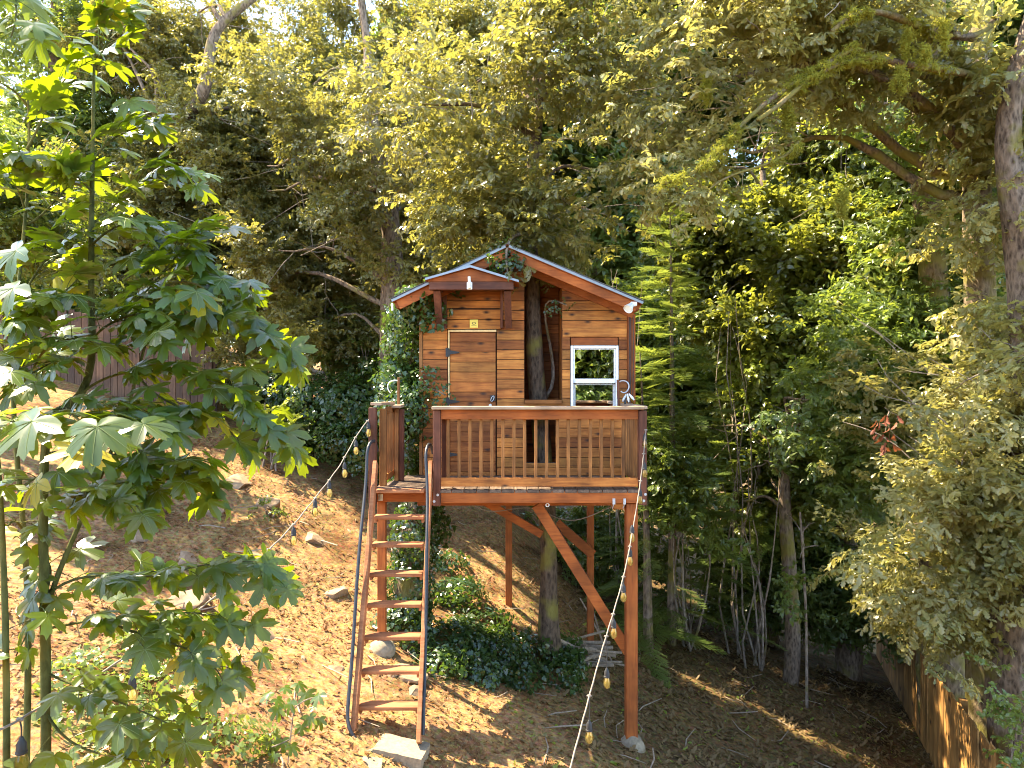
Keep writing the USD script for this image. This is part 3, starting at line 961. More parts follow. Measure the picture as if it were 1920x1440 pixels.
# door
dx0, dx1, dz0, dz1 = wx(844), wx(929.3), wz(892), wz(623.5)
zz, k = dz1, 0
bounds = [623.5] + [641.5 + 18.7 * i for i in range(14)]
bounds = [b for b in bounds if b < 888] + [892]
dr = None
for a, b in zip(bounds[:-1], bounds[1:]):
    m = cbox(dx0, dx1, WY - 0.012 - 0.004 * (k % 2), WY + 0.012, wz(b) + 0.0025, wz(a) - 0.001, 0.003)
    if dr is None:
        dr = house.part('door', cbox(dx0 + .002, dx1 - .002, WY + 0.014, WY + 0.035, dz0 + .002, dz1 - .002), 'sheathing')
    house.part('door_board', m, CEDARS[(3, 2, 0, 5, 0, 4, 2, 3, 0, 2, 3, 3, 2, 3, 0)[k % 15]], under=dr)
    k += 1
house.part('door_backing', cbox(wx(839.3), wx(931), WY + 0.05, WY + 0.07, DECK + .003, wz(618)), 'sheathing')
house.part('door_frame', cbox(wx(840.2), wx(843.2), WY - 0.022, WY + 0.045, dz0, wz(618.6), 0.002), 'raw_pine')
house.part('door_frame', cbox(wx(843.3), wx(930.5), WY - 0.022, WY + 0.045, wz(622.6), wz(618.6), 0.002), 'raw_pine')


def hinge(row):
    pl_ = Polygon([(wx(836), wz(row + 8)), (wx(842.5), wz(row + 8)), (wx(843.5), wz(row + 4)), (wx(861.5), wz(row + 1)), (wx(861.5), wz(row - 1)), (wx(843.5), wz(row - 4)), (wx(842.5), wz(row - 8)), (wx(836), wz(row - 8))])
    hp = house.part('hinge', join(extrude_xz(pl_, WY - 0.032, WY - 0.024)), 'black_iron', under=dr)


for row in (661, 753, 852):
    hinge(row)
house.part('latch_plate', cbox(wx(919.5), wx(928.5), WY - 0.026, WY - 0.018, wz(752), wz(741), 0.002), 'black_iron', under=dr)
a = np.linspace(0, 2 * np.pi, 15)
cx_, cz_ = wx(923.5), wz(747.5)
ca = np.stack([cx_ + 0.020 * np.cos(a) * 0.9 + 0.012 * np.sin(a), np.full(15, WY - 0.04), cz_ + 0.036 * np.sin(a)], 1)
house.part('carabiner', tube(ca, 0.0045, 6, caps=False), 'galvanised', under=dr, smooth=True)
house.part('door_knob', moved(lathe([(0, 0), (.016, .004), (.022, .018), (.016, .03), (0, .034)], 10), frame((0, 0, 1), (0, -1, 0)), (wx(919.5), WY - 0.012, wz(760))), 'lamp_lens', under=dr, smooth=True)

# window
wn = house.part('window', join([cbox(wx(1070), wx(1074.8), WY - 0.02, WY + 0.06, wz(780), wz(648)), cbox(wx(1154.5), wx(1159.3), WY - 0.02, WY + 0.06, wz(780), wz(648)),
                               cbox(wx(1074.9), wx(1154.4), WY - 0.02, WY + 0.06, wz(653.2), wz(648)), cbox(wx(1074.9), wx(1154.4), WY - 0.02, WY + 0.06, wz(780), wz(775))]), 'white_vinyl')
house.part('sash', join([cbox(wx(1075), wx(1078), WY - 0.008, WY + 0.03, wz(718), wz(653.4)), cbox(wx(1151.2), wx(1154.3), WY - 0.008, WY + 0.03, wz(718), wz(653.4)),
                         cbox(wx(1078.1), wx(1151.1), WY - 0.014, WY + 0.032, wz(718.5), wz(710)), cbox(wx(1078.1), wx(1151.1), WY - 0.008, WY + 0.03, wz(655.2), wz(653.4))]), 'white_vinyl', under=wn)
house.part('sash', join([cbox(wx(1075), wx(1079.5), WY + 0.034, WY + 0.058, wz(774.8), wz(719)), cbox(wx(1150), wx(1154.3), WY + 0.034, WY + 0.058, wz(774.8), wz(719)),
                         cbox(wx(1079.6), wx(1149.9), WY + 0.034, WY + 0.058, wz(774.8), wz(770)), cbox(wx(1079.6), wx(1149.9), WY + 0.034, WY + 0.058, wz(722), wz(719))]), 'galvanised', under=wn)
house.part('pane', cbox(wx(1077.6), wx(1151.5), WY + 0.008, WY + 0.012, wz(710.4), wz(654.8), 0.001), 'pane_glass', under=wn)
house.part('pane', cbox(wx(1079.2), wx(1150.3), WY + 0.044, WY + 0.048, wz(770.4), wz(721.6), 0.001), 'pane_glass', under=wn)

# flood lamp on the right eave
fl = house.part('floodlight', join([cbox(1.50, 1.58, RY - 0.02, RY + 0.028, CZ + (720 - 574) * RY / F, CZ + (720 - 566) * RY / F, 0.006),
                                    tube([(1.535, RY - 0.02, CZ + .99), (1.53, RY - 0.06, CZ + 0.985), (1.51, RY - 0.09, CZ + 0.985)], 0.012, 6)]), 'white_paint')
R = frame(np.cross([0, 1, 0], [-0.5, -0.55, -0.62]), [-0.5, -0.55, -0.62])
house.part('lamp_cone', moved(lathe([(0, 0), (.026, 0), (.034, .03), (.060, .095), (.061, .11), (.055, .105), (0.02, .05)], 16), R, (1.50, RY - 0.09, CZ + 1.0)), 'white_paint', under=fl, smooth=40)
house.part('lamp_face', moved(lathe([(0, .098), (.03, .1), (.0545, .102)], 16), R, (1.50, RY - 0.09, CZ + 1.0)), 'lamp_lens', under=fl, smooth=True)
# eave bracket at left
house.part('eave_bracket', cbox(-1.53, -1.505, RY - 0.0, RY + 0.02, CZ + 0.93, CZ + 1.02, 0.003), 'white_paint')

# ================================================================== the deck
FY = 8.1


def fx(px, y=FY):
    return (px - SX) * y / F


def fz(row, y=FY):
    return CZ + (720 - row) * y / F


deck = Thing('deck', 'reddish wooden deck with baluster railing on tall posts under the cabin', 'deck', (0.3, FY, DECK))
TOP = fz(761.5)
# front railing
deck.part('railing_post', cbox(fx(812.3), fx(826.3), FY - 0.04, FY + 0.05, fz(948), fz(768.5), 0.006), 'dark_stain_post')
deck.part('railing_post', cbox(fx(1196.5), fx(1212), FY - 0.04, FY + 0.05, fz(946), fz(769.5), 0.006), 'dark_stain_post')
deck.part('trim_post', cbox(fx(826.8), fx(838), FY + 0.06, FY + 0.10, fz(912), fz(785), 0.004), 'dark_stain_post')
deck.part('rail_cap', cbox(fx(810.5), fx(1207), FY - 0.075, FY + 0.075, TOP - 0.038, TOP, 0.007), 'rail_cap_wood')
deck.part('top_rail', cbox(fx(826.6), fx(1196.2), FY - 0.02, FY + 0.018, fz(786), TOP - 0.040, 0.004), 'red_stain_wood')
deck.part('bottom_rail', cbox(fx(826.6), fx(1196.2), FY - 0.022, FY + 0.018, fz(912), fz(895.5), 0.004), 'cedar_siding')
for k in range(17):
    p = 836.8 + 20.6 * k
    lean = rw.normal(0, 0.002)
    deck.part('baluster', beam((fx(p + 3), FY + 0.038, fz(904)), (fx(p + 3) + lean, FY + 0.038, fz(776)), 0.036, 0.036, (0, 1, 0), 0.003), 'cedar_upright')
# rim joist and joists
deck.part('rim_joist', cbox(fx(826.8), fx(1196), FY - 0.02, FY + 0.02, fz(943), fz(920.5), 0.004), 'red_stain_wood')
deck.part('side_joist', cbox(fx(1197), fx(1203), FY + 0.052, WY + 1.6, fz(943), fz(921), 0.004), 'red_stain_wood')
deck.part('side_joist', cbox(fx(815), fx(821), FY + 0.052, WY + 1.6, fz(943), fz(921), 0.004), 'red_stain_wood')
for k in range(5):
    x = -0.55 + 0.40 * k
    if abs(x - 0.45) < 0.25:
        x = 0.16 if x < .45 else .74
    deck.part('joist', cbox(x, x + 0.038, FY + 0.022, WY + 1.6, fz(942), fz(921), 0.003), 'cedar_siding')
deck.part('cross_beam', cbox(-1.2, 1.55, 9.0, 9.09, DECK - 0.34, DECK - 0.175, 0.005), 'red_stain_wood')
deck.part('cross_beam', cbox(-1.2, 1.55, 10.72, 10.81, DECK - 0.34, DECK - 0.175, 0.005), 'red_stain_wood')
# floor boards of the deck
x = fx(826.8) - 0.02
while x < fx(1196) - 0.05:
    deck.part('deck_board', cbox(x, min(x + 0.137, fx(1200)), FY + rw.uniform(-0.03, -0.022) + 0.0, WY - 0.03, DECK - 0.038, DECK + rw.uniform(-.002, .002), 0.004), 'deck_wood')
    x += 0.143
# left platform
PX0, PX1 = fx(706, 8.35), fx(810, 8.35)
y = 8.20
while y < 9.25:
    deck.part('deck_board', cbox(PX0 - 0.02 + 0.22 * (y - 8.2), PX1 + 0.02, y, y + 0.137, DECK - 0.038, DECK + rw.uniform(-.002, .002), 0.004), 'deck_wood')
    y += 0.143
deck.part('rim_joist', cbox(PX0 + 0.02, PX1 - 0.005, 8.36, 8.40, DECK - 0.185, DECK - 0.042, 0.004), 'red_stain_wood')
deck.part('side_joist', beam((PX0 - 0.02, 8.25, DECK - 0.115), (PX0 + 0.20, 9.3, DECK - 0.115), 0.038, 0.14, (0, 0, 1)), 'red_stain_wood')
# left railing of the platform
y0 = 8.27
deck.part('railing_post', cbox(fx(692.5, y0), fx(706, y0), y0 - 0.045, y0 + 0.045, DECK - 0.20, fz(764, y0), 0.006), 'dark_stain_post')
y1 = 8.36
deck.part('railing_post', cbox(fx(712, y1), fx(724, y1), y1 - 0.02, y1 + 0.06, DECK + 0.002, fz(766, y1), 0.005), 'cedar_upright')
y2 = 8.82
deck.part('railing_post', cbox(fx(740.5, y2), fx(748, y2), y2 - 0.04, y2 + 0.05, DECK + 0.002, fz(766, y2), 0.005), 'cedar_upright')
deck.part('railing_post', cbox(fx(748.4, y2), fx(757, y2), y2 - 0.02, y2 + 0.06, DECK + 0.002, fz(767, y2), 0.005), 'dark_stain_post')
deck.part('rail_cap', beam((fx(706, 8.25), 8.22, fz(757, 8.25)), (fx(733, 9.0), 8.92, fz(756, 8.95)), 0.13, 0.036, (0, 0, 1)), 'rail_cap_wood')
deck.part('rail_cap', beam((fx(742, 8.7), 8.70, fz(762.5, 8.7)), (fx(750, 9.25), 9.2, fz(760, 9.25)), 0.13, 0.036, (0, 0, 1)), 'rail_cap_wood')
for k in range(7):
    t = k / 6
    yy = 8.50 + 0.6 * t
    xx = fx(727, 8.5) + (fx(741, 9.1) - fx(727, 8.5)) * t
    deck.part('baluster', beam((xx, yy, DECK + 0.06), (xx, yy, fz(768, 8.6)), 0.036, 0.036, (0, 1, 0), 0.003), 'cedar_upright')
deck.part('bottom_rail', beam((fx(725, 8.43), 8.43, DECK + 0.10), (fx(742, 9.15), 9.15, DECK + 0.10), 0.036, 0.08, (0, 0, 1)), 'cedar_siding')
deck.part('top_rail', beam((fx(725, 8.43), 8.43, fz(768, 8.6)), (fx(742, 9.15), 9.15, fz(768, 8.6)), 0.036, 0.08, (0, 0, 1)), 'cedar_siding')
# right railing running back to the wall
xr = 1.49
deck.part('rail_cap', cbox(xr - 0.07, xr + 0.07, FY + 0.08, WY - 0.03, TOP - 0.039, TOP - 0.001, 0.006), 'rail_cap_wood')
deck.part('top_rail', cbox(xr - 0.02, xr + 0.02, FY + 0.06, WY - 0.03, fz(786), TOP - 0.041, 0.004), 'red_stain_wood')
deck.part('bottom_rail', cbox(xr - 0.02, xr + 0.02, FY + 0.06, WY - 0.03, fz(912), fz(895.5), 0.004), 'cedar_siding')
for k in range(8):
    yy = FY + 0.19 + 0.135 * k
    deck.part('baluster', cbox(xr - 0.058, xr - 0.022, yy - 0.018, yy + 0.018, fz(910), fz(772), 0.003), 'cedar_upright')
# tall posts
g = terrain(fx(1184, 8.16), 8.16)
deck.part('support_post', cbox(fx(1172.5, 8.16), fx(1194.5, 8.16), 8.10, 8.235, float(g) + 0.06, fz(944), 0.008), 'red_stain_post')
gl = float(terrain(fx(717, 8.45), 8.45))
deck.part('support_post', cbox(fx(708.5, 8.45), fx(724, 8.45), 8.405, 8.50, gl + 0.10, DECK - 0.045, 0.006), 'red_stain_post')
for p, yy in ((954, 10.76), (1107, 10.76)):
    x = (p - SX) * yy / F
    g2 = float(terrain(x, yy))
    deck.part('support_post', cbox(x - 0.05, x + 0.05, yy - 0.05, yy + 0.05, g2 - 0.1, DECK - 0.345, 0.006), 'red_stain_post')
# braces
deck.part('brace', beam(P(1006, 946, 8.30), P(1178, 1222, 8.30), 0.125, 0.05, (0, 1, 0)), 'red_stain_wood')
deck.part('brace', beam(P(1040, 990, 9.0), P(1160, 1190, 8.42), 0.09, 0.05, (0, 1, 0)), 'dark_stain_wood')
deck.part('brace', beam(P(905, 938, 9.05), P(1016, 1002, 9.05), 0.10, 0.05, (0, 1, 0)), 'red_stain_wood')
deck.part('brace', beam(P(1043, 980, 10.6), P(1112, 1040, 10.6), 0.14, 0.05, (0, 1, 0)), 'red_stain_wood')
deck.part('post_block', cbox(fx(1149), fx(1172), FY + 0.025, FY + 0.12, fz(956), fz(944), 0.004), 'cedar_siding')
for p in (1150.5, 1170.5):
    deck.part('metal_strap', join([cbox(fx(p - 2.5), fx(p + 2.5), FY - 0.03, FY - 0.022, fz(945), fz(934), 0.001), beam((fx(p), FY - 0.025, fz(944)), (fx(p - 2), FY + 0.02, fz(954)), 0.02, 0.006, (1, 0, 0))]), 'galvanised')
deck.part('metal_strap', cbox(fx(706, 8.35), fx(718, 8.35), 8.352, 8.358, fz(939, 8.35), fz(926, 8.35), 0.001), 'galvanised')
for p, r in ((821.5, 927), (814.8, 939), (1213.5, 926), (1206, 938)):
    deck.part('bolt', moved(lathe([(0, -.02), (.014, -.018), (.016, 0), (0, 0)], 8), frame((1, 0, 0), (0, -1, 0)), (fx(min(p, 1209)), FY - 0.042, fz(r))), 'galvanised')
rg = trimesh.creation.torus(0.018, 0.005, 16, 6)
v, f = vf(rg)
deck.part('screw_eye', (np.stack([v[:, 0] + fx(1026.5), FY - 0.0 + v[:, 2], v[:, 1] + fz(947)], 1), f[:, ::-1]), 'lamp_lens')
deck.part('wire', tube(spline([P(890, 948, 8.4), P(945, 957, 8.5), P(1000, 953, 8.6), P(1060, 975, 8.5), P(1105, 968, 8.4), P(1148, 950, 8.2)], 24), 0.006, 5), 'cable_rubber')

# footings
v, f = vf(trimesh.creation.icosphere(3, 1.0))
v = v * [0.15, 0.14, 0.17] * (1 + 0.25 * (meshkit.fbm(v * 2.2, 3, 9) - 0.5))[:, None]
c = np.array([fx(1185, 8.16), 8.15, float(g) - 0.04])
solo('concrete_footing', (v + c, f), 'concrete', 'grey lump of concrete under the tall orange post at right', 'footing', smooth=True)
c = np.array([fx(716, 8.45), 8.44, gl + 0.02])
solo('concrete_footing', (v * [1.1, 1.1, 0.75] + c, f), 'concrete', 'pale concrete footing under the short post behind the ladder', 'footing', smooth=True)

# ================================================================== ladder
lad = Thing('ladder', 'steep wooden ladder with flat treads and black pipe handrails up to the deck', 'ladder', (-1.2, 6.7, 0.0))


def lad_pt(i):
    return 8.1 - 1.5 * i / 8, DECK - 2.14 * i / 8


for i in range(8):
    yy, zz = lad_pt(i)
    t = i / 8
    xl, xr_ = fx(706, yy) if False else -1.548 + 0.081 * i / 7, -0.995 + 0.104 * i / 7
    if i == 0:
        lad.part('tread', cbox(xl, xr_, yy - 0.03, yy + 0.09, zz - 0.04, zz - 0.002, 0.006), 'ladder_wood')
    else:
        lad.part('tread', cbox(xl, xr_, yy - 0.02, yy + 0.125, zz - 0.04, zz, 0.006), 'ladder_wood')
        lad.part('cleat', cbox(xl + 0.002, xl + 0.03, yy + 0.01, yy + 0.11, zz - 0.08, zz - 0.042, 0.003), 'ladder_wood')
        lad.part('cleat', cbox(xr_ - 0.03, xr_ - 0.002, yy + 0.01, yy + 0.11, zz - 0.08, zz - 0.042, 0.003), 'ladder_wood')
for (pt, rt, yt), (pb, rb, yb), w in (((704.5, 868, 8.17), (662.5, 1376, 6.62), 0.045), ((808.0, 868, 8.17), (785.5, 1394, 6.55), 0.042)):
    a, b = P(pt, rt, yt), P(pb, rb, yb)
    d = (b - a) / np.linalg.norm(b - a)
    lad.part('stringer', beam(a, b, w, 0.12, np.cross(d, [1, 0, 0]), 0.005), 'ladder_wood')
pl_l = spline([P(707, 846, 8.35), P(704, 832, 8.28), P(698, 827, 8.18), P(692, 834, 8.10), P(688, 865, 8.02), P(678, 985, 7.62), P(668, 1110, 7.25), P(657, 1270, 6.82), P(652, 1330, 6.66), P(653, 1358, 6.58),
               P(662, 1380, 6.52), P(674, 1390, 6.62)], 60)
pl_l = np.array(pl_l)
lad.part('handrail', tube(pl_l, 0.018, 10), 'black_pipe', smooth=40)
pr_l = spline([P(812, 850, 8.35), P(809, 838, 8.28), P(804, 833, 8.18), P(800, 841, 8.10), P(799.5, 880, 7.98), P(800.5, 1000, 7.56), P(799, 1130, 7.2), P(796, 1270, 6.85), P(794, 1340, 6.66), P(793, 1378, 6.58)], 60)
lad.part('handrail', tube(pr_l, 0.018, 10), 'black_pipe', smooth=40)


def rock(name, c, size, seed, label, cat='rock', mat='stone', group=None, flat=0.55, boxy=0.0):
    v, f = vf(trimesh.creation.icosphere(3, 1.0))
    r = np.random.default_rng(seed)
    for k in range(14):                       # facets
        d = r.normal(0, 1, 3)
        d /= np.linalg.norm(d)
        h = r.uniform(0.42, 0.75)
        s = v @ d
        v = v - np.outer(np.maximum(s - h, 0), d)
    v = v * (1 + 0.16 * (meshkit.fbm(v * 2.5 + seed, 3, seed) - 0.5))[:, None]
    v = v * [size, size * r.uniform(0.7, 1.0), size * flat]
    v = v @ Rotation.from_euler('zyx', [r.uniform(0, 6), r.normal(0, .2), r.normal(0, .2)]).as_matrix().T
    solo(name, (v + np.asarray(c), f), mat, label, cat, group, smooth=35)


def slab_stone(c, w, d, h, yaw, label, seed, tilt=(0, 0)):
    b = trimesh.creation.box([w, d, h]).subdivide().subdivide().subdivide()
    v, f = vf(b)
    v = v * (1 + 0.05 * (meshkit.fbm(v * 6 + seed, 3, seed) - 0.5))[:, None] + 0.012 * (meshkit.fbm(v * 14 + seed, 2, seed)[:, None] - 0.5)
    v = v @ Rotation.from_euler('zyx', [yaw, tilt[0], tilt[1]]).as_matrix().T
    solo('stepping_stone', (v + np.asarray(c), f), 'concrete', label, 'paving block', smooth=40)


c = ground_hit(752, 1400)
slab_stone([P(752, 1400, 6.5)[0], 6.52, 0.02], 0.46, 0.30, 0.13, -0.16, 'square concrete block under the right foot of the ladder', 3, (0.12, 0.02))
slab_stone([P(690, 1392, 6.5)[0], 6.50, 0.07], 0.30, 0.22, 0.07, 0.25, 'small flat stone under the left foot of the ladder', 4, (0.1, -.03))
slab_stone([P(672, 1438, 6.2)[0], 6.15, 0.06], 0.40, 0.28, 0.10, 0.1, 'flat pale slab at the bottom edge below the ladder', 6, (0.2, 0.05))

# ================================================================== rocks on the slope
ROCKS = [(583, 1012, .27, 'large flat-topped tan rock alone on the bare dirt slope left of the ladder'), (622, 1112, .20, 'low tan rock halfway down the dirt slope beside the ladder'),
         (345, 1052, .26, 'slanting tan rock seen between the maple leaves'), (470, 1040, .16, 'small rounded rock beside the cable on the slope'), (330, 1128, .30, 'broad dark rock low behind the maple branches'),
         (440, 905, .32, 'uppermost big rock of the stony bank at left'), (500, 948, .26, 'rock at the right end of the stony bank'), (400, 960, .28, 'rock in the middle of the stony bank'),
         (540, 985, .14, 'little rock between the stony bank and the flat-topped rock'), (500, 1190, .16, 'small rock in the litter above the maple sapling'), (760, 1268, .22, 'dark boulder behind the lowest treads of the ladder'),
         (715, 1262, .15, 'tan rock left of the dark boulder behind the ladder'), (630, 1255, .12, 'small rock just left of the foot of the ladder'), (250, 1005, .26, 'rock at far left behind the maple stems'),
         (655, 995, .10, 'small stone near the ladder at the height of its second tread'), (770, 1300, .14, 'flat brown stone under the lowest treads of the ladder'), (560, 1235, .08, 'little stone in the open litter left of the ladder'),
         (640, 1335, .10, 'stone beside the bottom of the left black handrail'), (690, 950, .07, 'tiny stone close to the top of the ladder rail')]
for k, (px, row, s, lb) in enumerate(ROCKS):
    p = ground_hit(px, row)
    rock('rock', p + [0, 0.05, -0.05], s * 1.3, 31 + k, lb)

# ================================================================== fences
rf = np.random.default_rng(21)


def fence(name, label, pts, height, mat, bw=0.14):
    t = Thing(name, label, 'fence', [pts[0][0], pts[0][1], float(terrain_smooth(*pts[0]))])
    for (xa, ya), (xb, yb) in zip(pts[:-1], pts[1:]):
        L = math.hypot(xb - xa, yb - ya)
        n = int(L / (bw + 0.006))
        ux, uy = (xb - xa) / L, (yb - ya) / L
        ang = math.atan2(uy, ux)
        R = Rotation.from_euler('z', ang).as_matrix()
        for k in range(n):
            s = (k + 0.5) * L / n
            x, y = xa + ux * s, ya + uy * s
            zg = float(terrain_smooth(x, y))
            h = height + rf.uniform(-0.012, 0.012)
            v, f = cbox(-bw / 2, bw / 2, -0.01, 0.01, -0.15, h, 0.003)
            v = v @ Rotation.from_euler('xy', [rf.normal(0, .006), rf.normal(0, .006)]).as_matrix().T
            t.part('fence_board', (v @ R.T + [x, y, zg], f), mat)
        m = int(max(2, round(L / 2.2) + 1))
        off = R @ np.array([0, 0.06, 0])
        for k in range(m):
            s = L * k / (m - 1)
            x, y = xa + ux * s, ya + uy * s
            zg = float(terrain_smooth(x, y))
            v, f = cbox(-.045, .045, -.045, .045, -0.2, height + 0.04, 0.005)
            t.part('fence_post', (v @ R.T + [x, y, zg] + off * 1.2, f), mat)
            if k:
                for hh in (0.35, height - 0.2):
                    t.part('fence_rail', beam(np.array([lx, ly, lz + hh]) + off * .55, np.array([x, y, zg + hh]) + off * .55, 0.035, 0.085, (0, 0, 1)), mat)
            lx, ly, lz = x, y, zg
    return t


fence('board_fence', 'weathered grey-brown vertical board fence up the slope behind the maple', [(-11.5, 14.3), (-5.9, 14.0)], 1.45, 'grey_fence_wood')
fence('board_fence', 'golden brown board fence in dappled sun at the lower right corner', [(7.9, 15.4), (5.05, 7.15)], 1.38, 'golden_fence_wood')

# flower pot
p = np.array([-5.35, 14.2, 0])
p[2] = float(terrain(p[0], p[1])) - 0.02
pot = Thing('flower_pot', 'terracotta flower pot at the top of the slope beside the dark ivy bank', 'flower pot', p)
pot.part('pot', moved(lathe([(0, 0), (.115, 0), (.165, .27), (.19, .27), (.195, .34), (.172, .34), (.15, .27), (.0, .27)], 20), None, p), 'terracotta', smooth=35)
pot.part('soil', moved(lathe([(0, .295), (.15, .29)], 16), None, p), 'soil')

# ================================================================== string lights
BULB = lathe([(0, 0), (.010, .002), (.022, .014), (.030, .034), (.031, .050), (.026, .070), (.018, .090), (.0155, .098)][::1], 14)


def light_string(label, pts, spots):
    cv = spline(pts, 120)
    t = Thing('string_lights', label, 'string lights', cv[0])
    for k in range(len(cv)):
        cv[k, 2] += 0.006 * math.sin(k * 0.9) * 0.6
    t.part('cable', tube(cv, 0.0058, 6), 'cable_rubber', smooth=True)
    for px, row in spots:
        pr = np.stack([SX + cv[:, 0] / cv[:, 1] * F, 720 - (cv[:, 2] - CZ) / cv[:, 1] * F], 1)
        # the hook point: the cable above the bulb
        i = int(np.argmin(np.abs(pr[:, 0] - px) + 0.15 * np.abs(pr[:, 1] - (row - 40))))
        a = cv[i]
        drop = max(0.10, (row - pr[i, 1]) * a[1] / F)
        tw = t.path
        sw = rf.normal(0, 0.008)
        top = a + np.array([sw, 0, -drop + 0.165])
        kn = t.part('clip', moved(trimesh.creation.icosphere(1, 1.0), np.diag([.020, .010, .010]), a), 'cable_rubber', smooth=True)
        if drop > 0.17:
            t.part('lead', tube(np.array([a, (a + top) / 2 + [0.004, 0, 0], top]), 0.004, 5), 'socket_rubber')
        so = t.part('socket', moved(lathe([(0, .165), (.008, .163), (.012, .150), (.021, .135), (.023, .10), (.025, .098), (.025, .088), (0.018, .084), (0, .084)][::-1], 12), None, a + [sw, 0, -drop]), 'socket_rubber', smooth=40)
        t.part('bulb', moved(BULB, None, a + [sw, 0, -drop - 0.006]), 'amber_glass', under=so, smooth=True)
        fil = np.array([[-.006, 0, .085], [-.009, 0, .035], [-.003, 0, .07], [.003, 0, .035], [.009, 0, .07], [.006, 0, .085]]) + a + [sw, 0, -drop]
        t.part('filament', tube(fil, 0.0012, 4), 'filament', under=so)


light_string('strand of amber bulbs running from the right deck post down towards the camera',
             [P(1211, 806, 7.98), P(1207, 850, 7.78), P(1199, 915, 7.45), P(1188, 985, 7.05), P(1168, 1085, 6.45), P(1135, 1198, 5.75), P(1105, 1305, 5.1), P(1066, 1452, 4.35), P(1030, 1590, 3.8)],
             [(1209, 840), (1207, 895), (1201, 945), (1186, 1002), (1181, 1060), (1169, 1128), (1149, 1196), (1138, 1290), (1105, 1393)])
light_string('strand of amber bulbs rising from the lower left corner to the ladder top',
             [P(693, 786, 8.24), P(672, 812, 8.0), P(640, 868, 7.5), P(600, 922, 7.0), P(555, 978, 6.5), P(505, 1030, 6.0), P(400, 1122, 5.1), P(240, 1230, 4.15), P(120, 1302, 3.6), P(0, 1368, 3.15), P(-120, 1430, 2.8)],
             [(690, 818), (665, 852), (646, 895), (618, 932), (590, 968), (550, 1022), (505, 1078), (352, 1222), (252, 1318), (44, 1448)])

# plant hooks and sticks on the railings
hk = Thing('hook_stake', 'short wooden stake with a bent white hook on the left railing', 'plant hook', P(748, 760, 8.95))
hk.part('stake', beam(P(747, 768, 9.0), P(747.5, 708, 9.0), 0.032, 0.032, (0, 1, 0)), 'cedar_upright')
hk.part('hook', tube(spline([P(745, 714, 8.97), P(735, 714, 8.95), P(727.5, 721, 8.93), P(728, 731, 8.93), P(733, 737, 8.93)], 14), 0.0065, 6), 'white_paint', smooth=True)
hk = Thing('hook_stake', 'bent metal hook with small hanging tools beside the window on the right railing', 'plant hook', P(1167, 765, 8.2))
hk.part('stake', beam(P(1160, 768, 9.2), P(1158.5, 712, 9.2), 0.03, 0.03, (0, 1, 0)), 'dark_stain_post')
hk.part('hook', tube(spline([P(1162, 716, 9.15), P(1171, 714, 9.1), P(1179, 721, 9.05), P(1178, 730, 9.05), P(1172, 736, 9.05), P(1164, 733.5, 9.05)], 16), 0.008, 6), 'galvanised', smooth=True)
for px, row, dx, dy, mt in ((1174, 739, -6, 14, 'galvanised'), (1176, 738, 3, 16, 'white_paint'), (1179, 738, 10, 12, 'white_paint'), (1172, 741, 0, 18, 'socket_rubber'), (1180, 745, 9, 12, 'orange_moss')):
    hk.part('hanging_tool', tube(np.array([P(px, row, 9.0), P(px + dx * .6, row + dy * .6, 9.0), P(px + dx, row + dy, 9.0)]), [0.008, 0.018, 0.010], 7), mt, smooth=True)

# stick pile under the cabin
sp = Thing('stick_pile', 'pile of dry sticks and split wood beside the trunk under the cabin', 'stick pile', ground_hit(1085, 1235))
rs = np.random.default_rng(77)
b0 = ground_hit(1085, 1238)
for k in range(22):
    a = rs.normal(0, 0.5)
    L = rs.uniform(.25, .55)
    c = b0 + np.array([rs.uniform(-.28, .30), rs.uniform(-.2, .25), 0])
    c[2] = float(terrain(c[0], c[1])) + 0.03 + 0.30 * rs.uniform(0, 1) * (1 - abs(c[0] - b0[0]) / .4)
    d = np.array([math.cos(a), math.sin(a) * .6, rs.normal(0, .22)]) * L
    sp.part('stick', tube(np.array([c - d, c + rs.normal(0, .015, 3), c + d]), rs.uniform(.012, .028), 6), 'dead_wood')
for (p0, p1) in (((1100, 1140), (1135, 1235)), ((1088, 1150), (1150, 1250))):
    a, b = ground_hit(*p0), ground_hit(*p1)
    sp.part('stick', tube(spline([a + [0, 0, .25], (a + b) / 2 + [0.03, 0, .12], b + [0, -.1, 0.02]], 6), 0.014, 6), 'dead_wood')

# ================================================================== ivy
def ivy_patch(pts, nrm, r, up=0.15):
    z = np.asarray(nrm) + r.normal(0, .18, (len(nrm), 3))
    return np.asarray(pts), frames(np.cross(z, r.normal(0, 1, (len(nrm), 3))), z)


def ivy_on_ellipsoids(ell, dens, r, front_only=False):
    pos, nr = [], []
    for c, rad in ell:
        rad = np.asarray(rad)
        n = int(dens * 4 * np.pi * ((rad[0] * rad[1] * rad[2]) ** (2 / 3)))
        d = r.normal(0, 1, (n, 3))
        d /= np.linalg.norm(d, axis=1, keepdims=True)
        lump = 0.72 + 0.55 * meshkit.fbm(d * 2.2 + np.asarray(c), 3, 6)
        pos.append(np.asarray(c) + d * rad * lump[:, None] * r.uniform(.72, 1.02, (n, 1)))
        nn = d / rad
        nn /= np.linalg.norm(nn, axis=1, keepdims=True)
        nr.append(nn + [0, -0.1, 0.25])
    return np.vstack(pos), np.vstack(nr)


